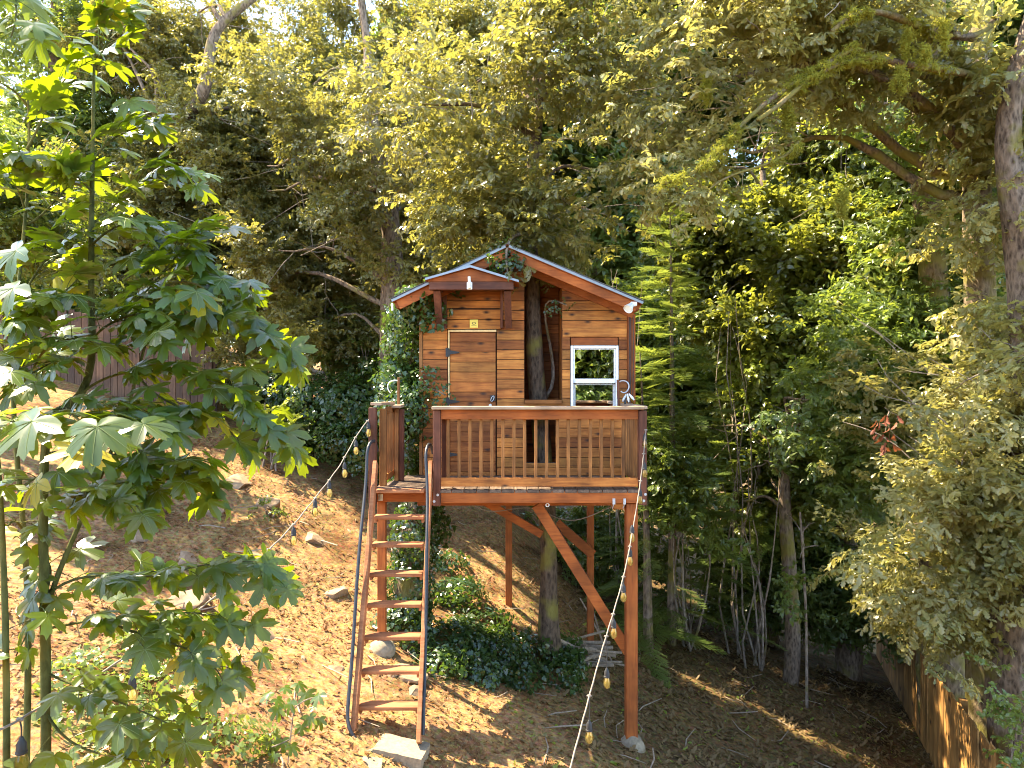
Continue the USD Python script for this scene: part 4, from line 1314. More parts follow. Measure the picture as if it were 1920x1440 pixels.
def ivy_thing(name, label, cat, base, ell, dens, seed, stem_pts=None, mat='ivy_leaf', scale=.85, prune=False, group=None):
    r = np.random.default_rng(seed)
    t = Thing(name, label, cat, base, group)
    for s in stem_pts or []:
        t.part('stem', tube(spline(s, 14), np.linspace(s and 0.03 or .03, 0.008, 14), 6, 0.2, seed), 'twig_bark')
    pos, nr = ivy_on_ellipsoids(ell, dens, r)
    k = pos[:, 2] > terrain_smooth(pos[:, 0], pos[:, 1]) - 0.1
    # nothing grows inside the cabin or through the deck railing
    inside = (pos[:, 0] > XL + .02) & (pos[:, 1] > WY + .02) & (pos[:, 1] < BACK) & (pos[:, 2] > DECK)
    k &= ~inside
    if prune:
        k &= open_to_sun(pos)
    pos, rot = ivy_patch(pos[k], nr[k], r)
    scatter(t.path + '/foliage', IVYS, mat, pos, rot, r.uniform(.7, 1.2, len(pos)) * scale, r.integers(0, 4, len(pos)))
    return t


def E(px, row, y, rx, ry, ryy):
    s = y / F
    return P(px, row, y), (rx * s, ryy, ry * s)


ivy_thing('ivy', 'thick dark ivy climbing the left wall of the cabin up to the roof', 'ivy', P(770, 900, 9.5),
          [E(762, 640, 9.75, 34, 62, .32), E(750, 740, 9.8, 40, 75, .36), E(770, 585, 9.45, 36, 40, .22), E(785, 560, 9.25, 26, 22, .12), E(765, 830, 9.7, 34, 80, .32), E(806, 590, 9.26, 14, 34, .07), E(770, 770, 9.5, 36, 50, .28), E(830, 550, 9.2, 22, 9, .06)],
          46, 3, [[P(770, 960, 9.8), P(765, 800, 9.7), P(775, 640, 9.6), P(800, 560, 9.35)], [P(762, 950, 9.8), P(750, 760, 9.8), P(765, 620, 9.6)]])
ivy_thing('ivy', 'bright ivy spray reaching across the cabin wall towards the lower door hinge', 'ivy', P(800, 735, 9.3),
          [E(796, 716, 9.28, 24, 22, .10), E(815, 742, 9.26, 24, 10, .06), E(790, 755, 9.3, 26, 34, .10), E(838, 742, 9.25, 10, 5, .04)], 26, 4, [[P(770, 800, 9.4), P(796, 730, 9.3), P(836, 741, 9.27)]], scale=.62)
ivy_thing('ivy', 'few ivy leaves in the tall recess beside the trunk', 'ivy', P(1035, 740, 9.7),
          [E(1044, 578, 9.30, 20, 9, .05), E(1018, 570, 9.6, 12, 16, .06), E(1030, 628, 9.9, 14, 12, .05), E(1038, 706, 9.8, 12, 10, .05), E(1040, 740, 9.75, 16, 8, .06), E(1022, 742, 9.7, 12, 8, .05), E(1060, 572, 9.3, 14, 7, .04)], 30, 5,
          [[P(1010, 752, 9.7), P(1030, 640, 9.85), P(1024, 570, 9.6), P(1062, 572, 9.3)]], scale=.55)
ivy_thing('ivy', 'ivy and oak sprigs hanging over the peak of the cabin roof', 'ivy', P(945, 500, 9.0),
          [E(940, 478, 8.95, 20, 24, .10), E(952, 512, 8.95, 14, 18, .07), E(966, 520, 9.0, 8, 30, .05), E(925, 470, 9.0, 14, 10, .08), E(985, 462, 9.15, 18, 8, .08)], 30, 6, [[P(990, 440, 9.6), P(950, 470, 9.0), P(958, 540, 8.97)]], scale=.6)
# ivy-clad stump behind the ladder, spreading over the ground
gi = foot(770, 9.35)
st = ivy_thing('ivy_stump', 'tall stump wrapped in ivy behind the ladder', 'ivy stump', gi,
               [E(778, 1010, 9.3, 40, 70, .34), E(772, 1100, 9.25, 44, 80, .38), E(765, 1180, 9.1, 48, 60, .42), E(800, 985, 9.4, 28, 60, .25)], 26, 7)
st.part('trunk', tube(np.array([gi, gi + [0.02, 0.05, 1.2], P(790, 960, 9.5), P(795, 930, 9.55)]), [.26, .22, .19, .17], 10, .15, 3), 'oak_bark', smooth=True)
ie = []
for px, row, rx, ry in ((850, 1105, 50, 34), (890, 1160, 62, 36), (840, 1190, 70, 40), (930, 1205, 60, 34), (985, 1215, 50, 34), (1040, 1215, 46, 40), (880, 1240, 66, 30), (960, 1255, 60, 24), (820, 1240, 44, 34), (1050, 1260, 36, 26), (845, 1050, 26, 40), (1070, 1240, 22, 26)):
    c = ground_hit(px, row + 12)
    s = c[1] / F
    ie.append((c, (rx * s, rx * s * .9, 0.16)))
ivy_thing('ground_ivy', 'mat of ivy spreading over the ground from the stump to the oak trunk', 'ground ivy', ie[1][0], ie, 44, 8)
# dark ivy bank at the top of the slope
ib = []
for px, row, rx, ry, yy in ((520, 760, 60, 60, 13.6), (590, 770, 66, 62, 13.4), (660, 780, 56, 74, 13.2), (700, 830, 40, 60, 12.8), (480, 735, 46, 44, 14.2), (640, 830, 46, 34, 12.9), (700, 750, 40, 60, 13.3), (560, 815, 50, 30, 13.2)):
    s = yy / F
    ib.append((P(px, row, yy), (rx * s, .55, ry * s)))
ivy_thing('ivy_bank', 'dark ivy-covered bank at the top of the bare slope behind the ladder', 'ivy bank', foot(600, 13.4), ib, 24, 9, scale=1.15)

# ================================================================== trees
def tk(pts, y):
    """trunk points: foot on the ground under the first pixel column, then the given pixels"""
    out = [foot(pts[0][0], y)]
    for q in pts[1:]:
        out.append(P(q[0], q[1], q[2] if len(q) > 2 else y))
    return out


# the oak that carries the cabin
tree('oak_tree', 'oak growing up through the cabin recess with its crown above the roof', 'oak tree',
     [np.array([0.52, 9.72, float(terrain(.52, 9.72)) - .2]), P(1029, 1120, 9.72), P(1026, 960, 9.72), P(1008, 740, 9.72), P(1000, 600, 9.70), P(996, 480, 9.75), P(992, 380, 9.8), P(1000, 300, 9.9), P(1015, 180, 10.1), P(1020, 60, 10.3)],
     [.19, .125, .115, .125, .105, .10, .085, .075, .05, .03],
     [(1000, 250, 200, 170, 10.4, 1.2, 26, .62), (900, 400, 80, 50, 10.2, .8, 7, .42), (1090, 410, 110, 45, 10.2, .9, 8, .45), (1080, 130, 160, 110, 10.6, 1.2, 12, .6), (960, 440, 60, 22, 9.6, .3, 4, .28)],
     FINE_SPRAYS, 'oak_leaf', 'dark_bark', dens=66, seed=1, limbs=18, tsides=14)
tree('oak_tree', 'olive green oak with a dense crown behind the left roof of the cabin', 'oak tree',
     tk([(735, 0), (732, 720), (735, 520), (728, 380), (700, 250), (690, 120, 14), (672, -20, 14)], 13.5), [.30, .24, .21, .18, .14, .09, .05],
     [(650, 300, 190, 190, 14.4, 1.5, 30, .95), (570, 540, 150, 110, 14.0, 1.2, 20, .75), (830, 330, 120, 150, 14.6, 1.2, 16, .85), (690, 470, 110, 100, 13.6, 0.9, 12, .65), (640, 640, 110, 50, 13.6, .9, 9, .5), (450, 640, 70, 90, 13.6, .8, 8, .5)],
     FINE_SPRAYS, 'oak_leaf', dens=92, seed=2, limbs=26, scale=.88)
tree('oak_tree', 'slender dark oak standing against the sky in the upper left gap', 'oak tree',
     tk([(640, 0), (660, 600), (700, 240), (685, 60), (672, -60)], 17.5), [.24, .2, .14, .11, .08],
     [(690, 190, 110, 70, 17.5, 1, 10, .8), (660, 20, 50, 30, 17.5, .8, 3, .5), (590, 15, 40, 30, 17.5, .6, 4, .45), (545, 60, 20, 20, 17, .4, 2, .35), (860, 80, 90, 60, 17.5, 1, 8, .85), (770, 160, 60, 40, 17.5, .8, 4, .6), (850, 180, 90, 80, 17.5, 1, 8, .9)],
     FINE_SPRAYS, 'oak_leaf', dens=66, seed=3, limbs=16, scale=1.05)
tree('oak_tree', 'wide oak with a dark bent limb at the top left', 'oak tree',
     tk([(300, 0), (300, 600), (305, 330), (330, 240, 15), (385, 160, 14.3), (400, 70, 14.3), (470, 0, 14.4), (520, -60, 14.6)], 16.0), [.30, .26, .22, .16, .12, .10, .075, .05],
     [(300, 70, 130, 80, 16, 1.2, 14, .85), (440, 200, 110, 90, 16, 1.2, 12, .8), (330, 300, 140, 90, 15.6, 1.2, 14, .85), (460, 360, 110, 110, 15.4, 1.1, 14, .8), (570, 150, 60, 60, 16.4, 1, 6, .7), (330, 460, 140, 80, 15.4, 1, 12, .75), (480, 500, 70, 80, 15, 1, 7, .65)],
     FINE_SPRAYS, 'oak_leaf', dens=80, seed=4, limbs=20, scale=.92)
tree('oak_tree', 'mossy oak trunk and crown at the far left behind the maple', 'oak tree',
     tk([(70, 0), (70, 640), (75, 520), (100, 300), (105, 120), (110, -40)], 17.5), [.34, .30, .28, .2, .16, .1],
     [(150, 60, 110, 60, 17.5, 1.2, 9, .8), (90, 320, 110, 90, 17.5, 1.2, 10, .85), (180, 460, 120, 90, 17, 1.2, 10, .85), (40, 480, 90, 70, 17, 1, 6, .8), (190, 200, 60, 80, 17.5, 1, 5, .7)],
     FINE_SPRAYS, 'oak_leaf_green', dens=50, seed=5, limbs=10, scale=1.3)
tree('oak_tree', 'nearer oak added at the far left so that its crown shades the stony bank', 'oak tree',  # extra oak, put in to cast shade over the stony bank
     tk([(-160, 0), (-150, 600), (-100, 420), (-40, 330)], 11.5), [.2, .17, .12, .06],
     [(20, 330, 110, 130, 11.3, .8, 13, .55), (110, 250, 60, 60, 11.3, .6, 5, .4), (60, 480, 70, 60, 11.3, .6, 5, .4)], OAK_SPRAYS, 'oak_leaf_green', dens=60, seed=25, limbs=10)
# mossy oak over the top right
mo = tree('mossy_oak', 'mossy oak whose limbs arch over the top right corner with brownish leaves', 'oak tree',
          tk([(1850, 0), (1842, 900), (1835, 500), (1832, 260), (1838, 90), (1846, -60)], 10.0), [.27, .22, .2, .18, .15, .12],
          [(1420, 60, 220, 70, 9.2, .8, 20, .50), (1310, 190, 110, 90, 9.2, .8, 12, .45), (1250, 330, 70, 70, 9.0, .6, 7, .36), (1660, 30, 170, 40, 9.0, .6, 9, .42), (1560, 140, 120, 40, 9.2, .5, 7, .36), (1440, 210, 70, 40, 9.2, .4, 5, .34), (1840, 200, 70, 70, 9.2, .5, 6, .40), (1850, 420, 70, 50, 9.0, .5, 5, .36), (1240, 80, 90, 70, 9.6, .7, 7, .45)],
          OAK_SPRAYS, 'oak_leaf_brown', 'mossy_bark', dens=56, seed=6, limbs=14, scale=.85)
rm = np.random.default_rng(66)
for pts, r0, mat, lump in (([(1834, 70, 9.9), (1770, 62, 9.5), (1700, 40, 9.2), (1640, 22, 9.0), (1560, 60, 8.9)], .06, 'moss', 1),
                           ([(1836, 150, 9.9), (1780, 132, 9.5), (1700, 120, 9.2), (1640, 110, 9.1), (1560, 125, 9.0), (1480, 180, 8.9), (1420, 225, 8.8)], .05, 'moss', 1),
                           ([(1880, 20, 9.9), (1840, 60, 9.7), (1790, 66, 9.4)], .05, 'orange_moss', 1), ([(1600, 90, 9.0), (1500, 150, 9.0), (1400, 225, 8.9), (1330, 300, 8.8), (1240, 345, 8.7)], .035, 'moss', 1),
                           ([(1500, 260, 8.9), (1430, 310, 8.8), (1370, 330, 8.8), (1330, 355, 8.8)], .02, 'moss', 0)):
    pts = [(a, b, c - 0.95) for a, b, c in pts]
    cv = spline([P(*q) for q in pts], 30)
    bp = mo.part('mossy_limb', tube(cv, np.linspace(r0, r0 * .45, 30), 8, .25, 5), 'mossy_bark', smooth=True)
    n = 300 if lump else 90
    k = rm.integers(0, 29, n)
    w = meshkit.noise(cv[k] * 2.3, 4)
    keep = w > 0.47
    pos = (cv[k] + (cv[np.minimum(k + 1, 29)] - cv[k]) * rm.uniform(0, 1, (n, 1)) + rm.normal(0, .03, (n, 3)) + [0, 0, -.01])[keep]
    d = cv[-1] - cv[0]
    rot = np.array([frame(rm.normal(0, 1, 3) * [1, 1, .4], [rm.normal(0, .4), rm.normal(0, .4), 1]) for _ in pos])
    scatter(bp + '/moss_tufts', TUFTS, mat, pos, rot, rm.uniform(.3, .7, len(pos)), rm.integers(0, 3, len(pos)))
for px, row, L in ((1325, 150, .22), (1770, 40, .3), (1735, 90, .2), (1580, 360, .28), (1690, 130, .25), (1700, 60, .3), (1480, 200, .25)):
    pos = P(px, row, 8.1) + np.stack([rm.normal(0, .03, 26), rm.normal(0, .03, 26), -np.linspace(0, L, 26)], 1)
    scatter(mo.path + '/hanging_moss', TUFTS, 'moss', pos, np.array([frame([0.1, 0, -1] + rm.normal(0, .3, 3), [1, 0, 0]) for _ in pos]), rm.uniform(.4, .8, 26), rm.integers(0, 3, 26))
# ivy-clad trees of the right bank
tree('ivy_clad_tree', 'tall tree smothered in dark ivy behind the small fir', 'ivy-clad tree',
     tk([(1440, 0), (1440, 700), (1435, 450), (1430, 320)], 14.2), [.22, .18, .12, .05],
     [(1430, 380, 120, 170, 14.0, .9, 24, .85), (1470, 560, 110, 120, 13.6, .8, 14, .75), (1350, 470, 60, 120, 14.0, .8, 8, .65), (1440, 840, 60, 120, 13.9, .5, 10, .55)], SMALL_SPRAYS, 'gloss_leaf', dens=72, seed=8, limbs=8, scale=1.35)
tree('ivy_clad_tree', 'rounded tree smothered in ivy in the middle of the right bank', 'ivy-clad tree',
     tk([(1590, 0), (1590, 700), (1585, 450), (1580, 200)], 13.6), [.25, .2, .15, .08],
     [(1580, 330, 110, 150, 13.4, .9, 20, .8), (1610, 520, 100, 120, 13.0, .8, 14, .7), (1540, 600, 90, 90, 13.0, .7, 9, .65), (1590, 800, 60, 130, 13.1, .5, 10, .55)], SMALL_SPRAYS, 'gloss_leaf', dens=72, seed=9, limbs=8, scale=1.35)
tree('oak_tree', 'oak with a lit bare length of trunk in the ivy of the right bank', 'oak tree',
     tk([(1765, 0), (1760, 700), (1752, 560), (1740, 400), (1730, 250), (1745, 120), (1760, 0)], 11.2), [.28, .24, .2, .2, .18, .15, .1],
     [(1680, 250, 120, 100, 12.2, .9, 14, .7), (1800, 330, 90, 90, 12.4, .8, 8, .6), (1650, 450, 90, 80, 11.8, .6, 8, .55), (1800, 560, 90, 90, 11.8, .7, 9, .55), (1640, 620, 120, 60, 11.6, .7, 9, .55), (1720, 700, 120, 70, 11.4, .7, 10, .5)], OAK_SPRAYS, 'oak_leaf_green', 'mossy_bark', dens=60, seed=10, limbs=14)
tree('oak_tree', 'thick leaning oak trunk at the right edge of the frame', 'oak tree',
     tk([(1945, 0), (1930, 700), (1915, 450), (1892, 300), (1890, 240), (1915, 120), (1950, -20)], 8.6), [.30, .24, .19, .155, .14, .13, .1],
     [(1880, 200, 60, 60, 9.2, .5, 6, .45), (1900, 620, 40, 80, 9.0, .4, 4, .4), (1950, 300, 50, 120, 9.4, .5, 6, .5)], BIG_SPRAYS, 'oak_leaf_brown', 'oak_bark', dens=54, seed=11, limbs=8)
br = tree('oak_tree', 'twiggy pale-leaved oak leaning out over the golden fence', 'oak tree',
          tk([(1870, 0), (1862, 1230), (1850, 1080), (1850, 900), (1870, 760), (1900, 640)], 9.1), [.14, .10, .09, .075, .055, .03],
          [(1800, 780, 130, 110, 8.9, .8, 17, .46), (1740, 960, 110, 100, 8.8, .7, 15, .42), (1860, 900, 70, 130, 8.6, .6, 11, .42), (1690, 1080, 70, 60, 8.8, .5, 8, .36), (1770, 1165, 100, 36, 8.8, .5, 7, .30), (1890, 1060, 50, 90, 8.4, .5, 6, .36), (1890, 720, 50, 60, 8.6, .4, 5, .36), (1640, 820, 60, 50, 9.4, .4, 5, .34), (1640, 1040, 40, 50, 9.2, .4, 4, .3)],
          OAK_SPRAYS, 'oak_leaf_brown', 'mossy_bark', dens=60, seed=12, limbs=22, scale=.85)
tree('oak_tree', 'leafy green oak in the middle of the right bank above the deep shade', 'oak tree',
     tk([(1480, 0), (1475, 1000), (1470, 880), (1480, 760)], 12.2), [.14, .11, .09, .05],
     [(1480, 830, 130, 90, 12.0, .9, 20, .6), (1560, 760, 80, 60, 11.8, .7, 8, .5), (1450, 960, 90, 60, 11.8, .7, 9, .45), (1570, 900, 60, 90, 11.6, .6, 8, .45), (1530, 1010, 40, 60, 11.6, .4, 4, .34)], OAK_SPRAYS, 'oak_leaf_green', dens=62, seed=13, limbs=16)
tree('vine_column', 'narrow hanging column of pale leafy vine in front of the dark hollow', 'vine',
     tk([(1512, 0), (1510, 1130), (1505, 1030), (1500, 960)], 11.2), [.03, .02, .02, .015], [(1506, 1030, 14, 80, 11.2, .1, 9, .16), (1500, 1130, 10, 50, 11.2, .1, 4, .13)], SMALL_SPRAYS, 'oak_leaf_green', 'twig_bark', dens=80, seed=14, limbs=2)
sh = shrub('bright_shrub', 'bright lime-green rounded bush beside the fir', 'bush', foot(1390, 12.6), [(1385, 600, 30, 40, 12.6, .3, 6, .34), (1400, 720, 60, 70, 12.4, .5, 10, .48), (1360, 830, 60, 60, 12.2, .5, 8, .45), (1440, 700, 40, 50, 12.6, .4, 5, .4)], SMALL_SPRAYS, 'lime_leaf', 80, 15)
shrub('bright_shrub', 'light green leafy bush directly behind the right eave of the roof', 'bush', foot(1170, 13.5), [(1165, 520, 40, 40, 13.5, .4, 6, .42), (1215, 600, 40, 60, 13.2, .4, 6, .4), (1130, 500, 30, 25, 13.6, .3, 3, .32)], SMALL_SPRAYS, 'lime_leaf', 70, 16)


def fir(name, label, base, top, spread, seed, dens=1.0, z=0.10):
    r = np.random.default_rng(seed)
    base, top = np.asarray(base), np.asarray(top)
    t = Thing(name, label, 'fir tree', base)
    H = np.linalg.norm(top - base)
    t.part('trunk', tube(spline([base, (base + top) / 2 + [.03, 0, 0], top], 20), np.linspace(.09, .008, 20), 7, .15, seed), 'oak_bark', smooth=True)
    pos, rot, sc = [], [], []
    while z < 0.985:
        rad = spread * (1 - z) ** 0.75 + 0.10
        nb = int(5 + r.integers(0, 3))
        a0 = r.uniform(0, 6.28)
        for b in range(nb):
            a = a0 + b * 2 * np.pi / nb + r.normal(0, .15)
            L = rad * r.uniform(.35, 1.2)
            d = np.array([math.cos(a), math.sin(a), 0])
            c = base + (top - base) * z
            slope = r.uniform(-.35, .05) + 0.35 * z
            seg = max(1, int(L / 0.24))
            for s in range(seg):
                u = (s + 0.2) / seg * L
                sag = slope * u - 0.10 * u * u
                pos.append(c + d * u + [0, 0, sag])
                side = r.normal(0, .35)
                x = d + np.array([-d[1], d[0], 0]) * side + [0, 0, slope - .2 * u]
                rot.append(frame(x, [r.normal(0, .15), r.normal(0, .15), 1]))
                sc.append(r.uniform(.8, 1.15) * (0.7 + .5 * min(1, rad)))
        z += 0.20 / H * r.uniform(.8, 1.2) / dens
    pos, rot, sc = np.array(pos), np.array(rot), np.array(sc)
    k = open_to_sun(pos, STRIP)
    scatter(t.path + '/boughs', FIRS, 'fir_needle', pos[k], rot[k], sc[k], r.integers(0, 3, k.sum()))


fir('fir_tree', 'slim young fir with a pointed tip to the right of the cabin', foot(1258, 12.2), P(1256, 372, 12.2), 1.15, 51)
shrub('hazel_bush', 'broad sunlit leafy bush low behind the right deck post', 'bush', foot(1290, 12.2), [(1270, 840, 60, 80, 11.8, .5, 11, .42), (1330, 930, 70, 60, 11.6, .5, 9, .42), (1240, 960, 40, 50, 11.8, .4, 5, .36)], OAK_SPRAYS, 'oak_leaf_green', 66, 63)
shrub('hazel_bush', 'pale green bush between the lime bush and the vine column', 'bush', foot(1420, 12.4), [(1410, 900, 60, 70, 12.0, .5, 9, .44), (1470, 700, 50, 60, 12.8, .5, 6, .42), (1540, 660, 60, 60, 12.6, .5, 7, .44)], SMALL_SPRAYS, 'gloss_leaf', 84, 64, scale=1.2)
fir('fir_tree', 'small fir whose fronds touch the right side of the cabin', foot(1215, 11.4), P(1200, 660, 11.6), 0.75, 53)
fir('fir_tree', 'broad dim fir with drooping boughs in the deep shade', foot(1420, 13.4), P(1420, 720, 13.4), 1.3, 54, 1.0, 0.42)

# understorey in the shade
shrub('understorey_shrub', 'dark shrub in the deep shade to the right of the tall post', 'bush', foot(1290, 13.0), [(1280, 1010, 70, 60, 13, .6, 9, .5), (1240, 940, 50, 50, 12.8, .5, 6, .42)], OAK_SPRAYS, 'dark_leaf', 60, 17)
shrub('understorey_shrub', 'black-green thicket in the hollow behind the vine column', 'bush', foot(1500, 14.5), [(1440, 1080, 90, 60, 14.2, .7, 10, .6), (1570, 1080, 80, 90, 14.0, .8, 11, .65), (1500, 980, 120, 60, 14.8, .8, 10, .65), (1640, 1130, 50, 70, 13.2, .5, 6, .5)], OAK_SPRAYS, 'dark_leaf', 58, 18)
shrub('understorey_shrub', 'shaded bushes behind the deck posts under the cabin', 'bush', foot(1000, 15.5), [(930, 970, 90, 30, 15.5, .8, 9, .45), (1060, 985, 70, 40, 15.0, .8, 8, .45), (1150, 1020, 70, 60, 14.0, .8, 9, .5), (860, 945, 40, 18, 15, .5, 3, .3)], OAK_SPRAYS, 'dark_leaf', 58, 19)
shrub('understorey_shrub', 'tall hazel thicket far behind the small firs', 'bush', foot(1250, 18.0), [(1240, 700, 80, 120, 18.0, 1, 16, .9), (1330, 800, 60, 90, 17, .8, 8, .8)], FAR_SPRAYS, 'oak_leaf_green', 46, 24)
shrub('understorey_shrub', 'green bush behind the ivy bank left of the cabin', 'bush', foot(700, 14.5), [(700, 640, 60, 60, 14.2, .6, 9, .5), (770, 600, 40, 90, 13, .5, 7, .45)], OAK_SPRAYS, 'oak_leaf_green', 60, 20)
shrub('understorey_shrub', 'bright weedy bush by the fence at the lower right corner', 'bush', foot(1905, 7.6), [(1908, 1310, 14, 70, 7.4, .15, 7, .13), (1912, 1400, 12, 40, 7.2, .15, 4, .13)], SMALL_SPRAYS, 'oak_leaf_green', 90, 22, scale=.7)
shrub('understorey_shrub', 'dark bush behind the board fence at left', 'bush', foot(200, 15.6), [(120, 620, 120, 60, 15.8, .6, 10, .7), (330, 600, 100, 60, 15.6, .6, 9, .65)], OAK_SPRAYS, 'oak_leaf_green', 58, 23)

# forest behind: each tree on its own
FARS = [(250, 23, 'oak_leaf', 'left of the bent limb', [(230, 380, 120, 140)]), (470, 24, 'oak_leaf', 'below the upper left sky gap', [(480, 330, 130, 170)]),
        (620, 25, 'oak_leaf_green', 'behind the slender oak', [(620, 420, 150, 180)]), (800, 23, 'oak_leaf_green', 'above the left roof slope', [(830, 300, 120, 200)]),
        (960, 24, 'oak_leaf', 'above the peak of the roof', [(960, 190, 130, 190)]), (1110, 22, 'oak_leaf_green', 'above the right roof slope', [(1120, 180, 130, 220), (1120, 420, 100, 100)]),
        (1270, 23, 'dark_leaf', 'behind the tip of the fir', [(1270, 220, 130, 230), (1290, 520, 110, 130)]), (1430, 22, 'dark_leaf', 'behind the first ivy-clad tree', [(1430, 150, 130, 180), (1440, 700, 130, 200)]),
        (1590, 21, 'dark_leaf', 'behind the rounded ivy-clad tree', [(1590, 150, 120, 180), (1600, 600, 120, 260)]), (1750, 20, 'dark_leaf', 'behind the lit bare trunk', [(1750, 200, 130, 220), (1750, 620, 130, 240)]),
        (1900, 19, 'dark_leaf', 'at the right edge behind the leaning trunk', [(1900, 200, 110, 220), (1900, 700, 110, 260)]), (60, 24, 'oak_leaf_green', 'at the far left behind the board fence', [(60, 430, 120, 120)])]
for k, (px, yy, mt, where, regs) in enumerate(FARS):
    top = min(r[1] - r[3] * .6 for r in regs)
    R = []
    for (a, b, c, d) in regs:
        rr = 1.15
        n = int(c * d * math.pi / (math.pi * (rr * F / yy) ** 2) * 1.55) + 3
        R.append((a, b, c, d, yy, 1.6, n, rr))
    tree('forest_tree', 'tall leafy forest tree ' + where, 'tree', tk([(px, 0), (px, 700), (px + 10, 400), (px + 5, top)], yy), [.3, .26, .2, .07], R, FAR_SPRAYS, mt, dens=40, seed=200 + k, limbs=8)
for k, (x, y, h, w) in enumerate(((2.0, -11, 12, 'nearest'), (9, -10, 11, 'right-hand'))):
    rb = np.random.default_rng(300 + k)
    t = Thing('garden_tree', 'leafy tree standing behind the viewpoint, the ' + w + ' of two', 'tree', (x, y, float(terrain_smooth(x, y))))
    z0 = float(terrain_smooth(x, y))
    t.part('trunk', tube(spline([(x, y, z0 - .2), (x + .1, y, z0 + h * .5), (x, y, z0 + h * .9)], 10), np.linspace(.28, .06, 10), 8, .1, k), 'oak_bark', smooth=True)
    bl = [(np.array([x + rb.uniform(-4.5, 4.5), y + rb.uniform(-1.5, 1.5), z0 + rb.uniform(1.2, h)]), rb.uniform(1.0, 1.6)) for _ in range(34)]
    pos, rot, sc = blob_sprays(bl, 52, rb)
    scatter(t.path + '/crown', FAR_SPRAYS, 'oak_leaf_green', pos, rot, sc * 1.3, rb.integers(0, 4, len(pos)))
# dead red leaf bunches
rr_ = np.random.default_rng(91)
for (px, row, yy, lb) in ((1660, 810, 8.9, 'bunch of dead red-brown leaves hanging at the left of the pale oak'), (1885, 890, 8.3, 'larger bunch of dead russet leaves near the right edge')):
    c = P(px, row, yy)
    t = Thing('dead_leaf_bunch', lb, 'dead leaves', c)
    t.part('twig', limb(c + [.1, .1, .25], c, .008, .004, rr_, 0, 5), 'twig_bark')
    pos = c + rr_.normal(0, 1, (26, 3)) * [.07, .07, .14]
    rot = np.array([frame([rr_.normal(0, .4), rr_.normal(0, .4), -1], rr_.normal(0, 1, 3)) for _ in pos])
    ms = [moved(blade(.11 * rr_.uniform(.7, 1.2), OAK, .3, .5), R_, p_) for R_, p_ in zip(rot, pos)]
    t.part('leaves', join(ms), 'red_dead_leaf', kind='stuff')

# ================================================================== the big-leaf maple in front at left
HALF = [(0, 1.0), (5, .87), (10, .84), (14, .85), (18, .68), (22, .52), (27, .40), (32, .56), (36, .80), (40, .79), (48, .99), (54, .84), (60, .82), (64, .70), (70, .54), (76, .40), (84, .56), (90, .74), (100, .80), (107, .66), (115, .62), (127, .48), (145, .34), (165, .20), (177, .08)]
NV = 4


def maple_mesh(size, r):
    """blade with the tip along +x from the end of its stalk, normal +z"""
    pol = [(a, q) for a, q in HALF] + [(-a, q) for a, q in HALF[1:]]
    pol.sort(key=lambda t: t[0])
    ang = np.radians([a for a, q in pol]) + r.normal(0, .012, len(pol))
    rad = np.array([q for a, q in pol]) * (1 + r.normal(0, .035, len(pol)))
    n = len(pol)
    rings = [0.28, 0.62, 1.0]
    v = [[0, 0, 0]]
    droop, cup = r.uniform(.05, .30), r.uniform(.02, .12)
    wav = r.uniform(0, 6.28)
    for s in rings:
        for a, q in zip(ang, rad):
            d = q * s
            x, y = d * math.cos(a), d * math.sin(a)
            lobe = min(abs(a - L) for L in (0, .85, -.85, 1.75, -1.75))
            z = -droop * d * d + cup * d * min(lobe, .42) * 1.6 + 0.035 * math.sin(5 * a + wav) * d - 0.10 * abs(y) * d
            v.append([x, y, z])
    v = np.array(v)
    v[:, 1] *= r.uniform(.82, 1.08)
    bend, roll = r.normal(0, .22), r.normal(0, .25)
    v[:, 2] += bend * v[:, 0] * v[:, 1] + roll * np.sign(v[:, 1]) * v[:, 1] ** 2 - r.uniform(0, .25) * np.maximum(v[:, 0] - .55, 0) ** 1.5
    v = v * size
    f = []
    for j in range(n):
        if j < n - 1:
            f.append([0, 1 + j, 2 + j])
    for k in range(len(rings) - 1):
        for j in range(n - 1):
            a, b = 1 + k * n + j, 1 + k * n + j + 1
            c, d = a + n, b + n
            f += [[a, c, d], [a, d, b]]
    f = np.array(f)
    # raised veins
    vm = []
    for L, q in ((0, .92), (.85, .88), (-.85, .88), (1.75, .66), (-1.75, .66)):
        s = np.linspace(0.02, q, 6)
        x, y = s * math.cos(L), s * math.sin(L)
        z = -droop * s ** 2 + 0.035 * np.sin(5 * L + wav) * s - 0.10 * np.abs(y) * s + bend * x * y + roll * np.sign(y) * y ** 2
        vm.append(tube(np.stack([x, y, z + .004], 1) * size, np.linspace(.010, .003, 6) * size, 4, caps=False))
    return (v, f), join(vm)


rm = np.random.default_rng(404)
maple = Thing('maple_tree', 'young big-leaf maple in the left foreground with green stems and large lobed leaves', 'maple tree', [-2.2, 3.5, .2])


def stem(pts, r0, r1, name='stem', mat='green_bark'):
    cv = spline([P(*q) for q in pts], 24)
    maple.part(name, tube(cv, np.linspace(r0, r1, 24), 8, .08, 3), mat, smooth=True)
    return cv


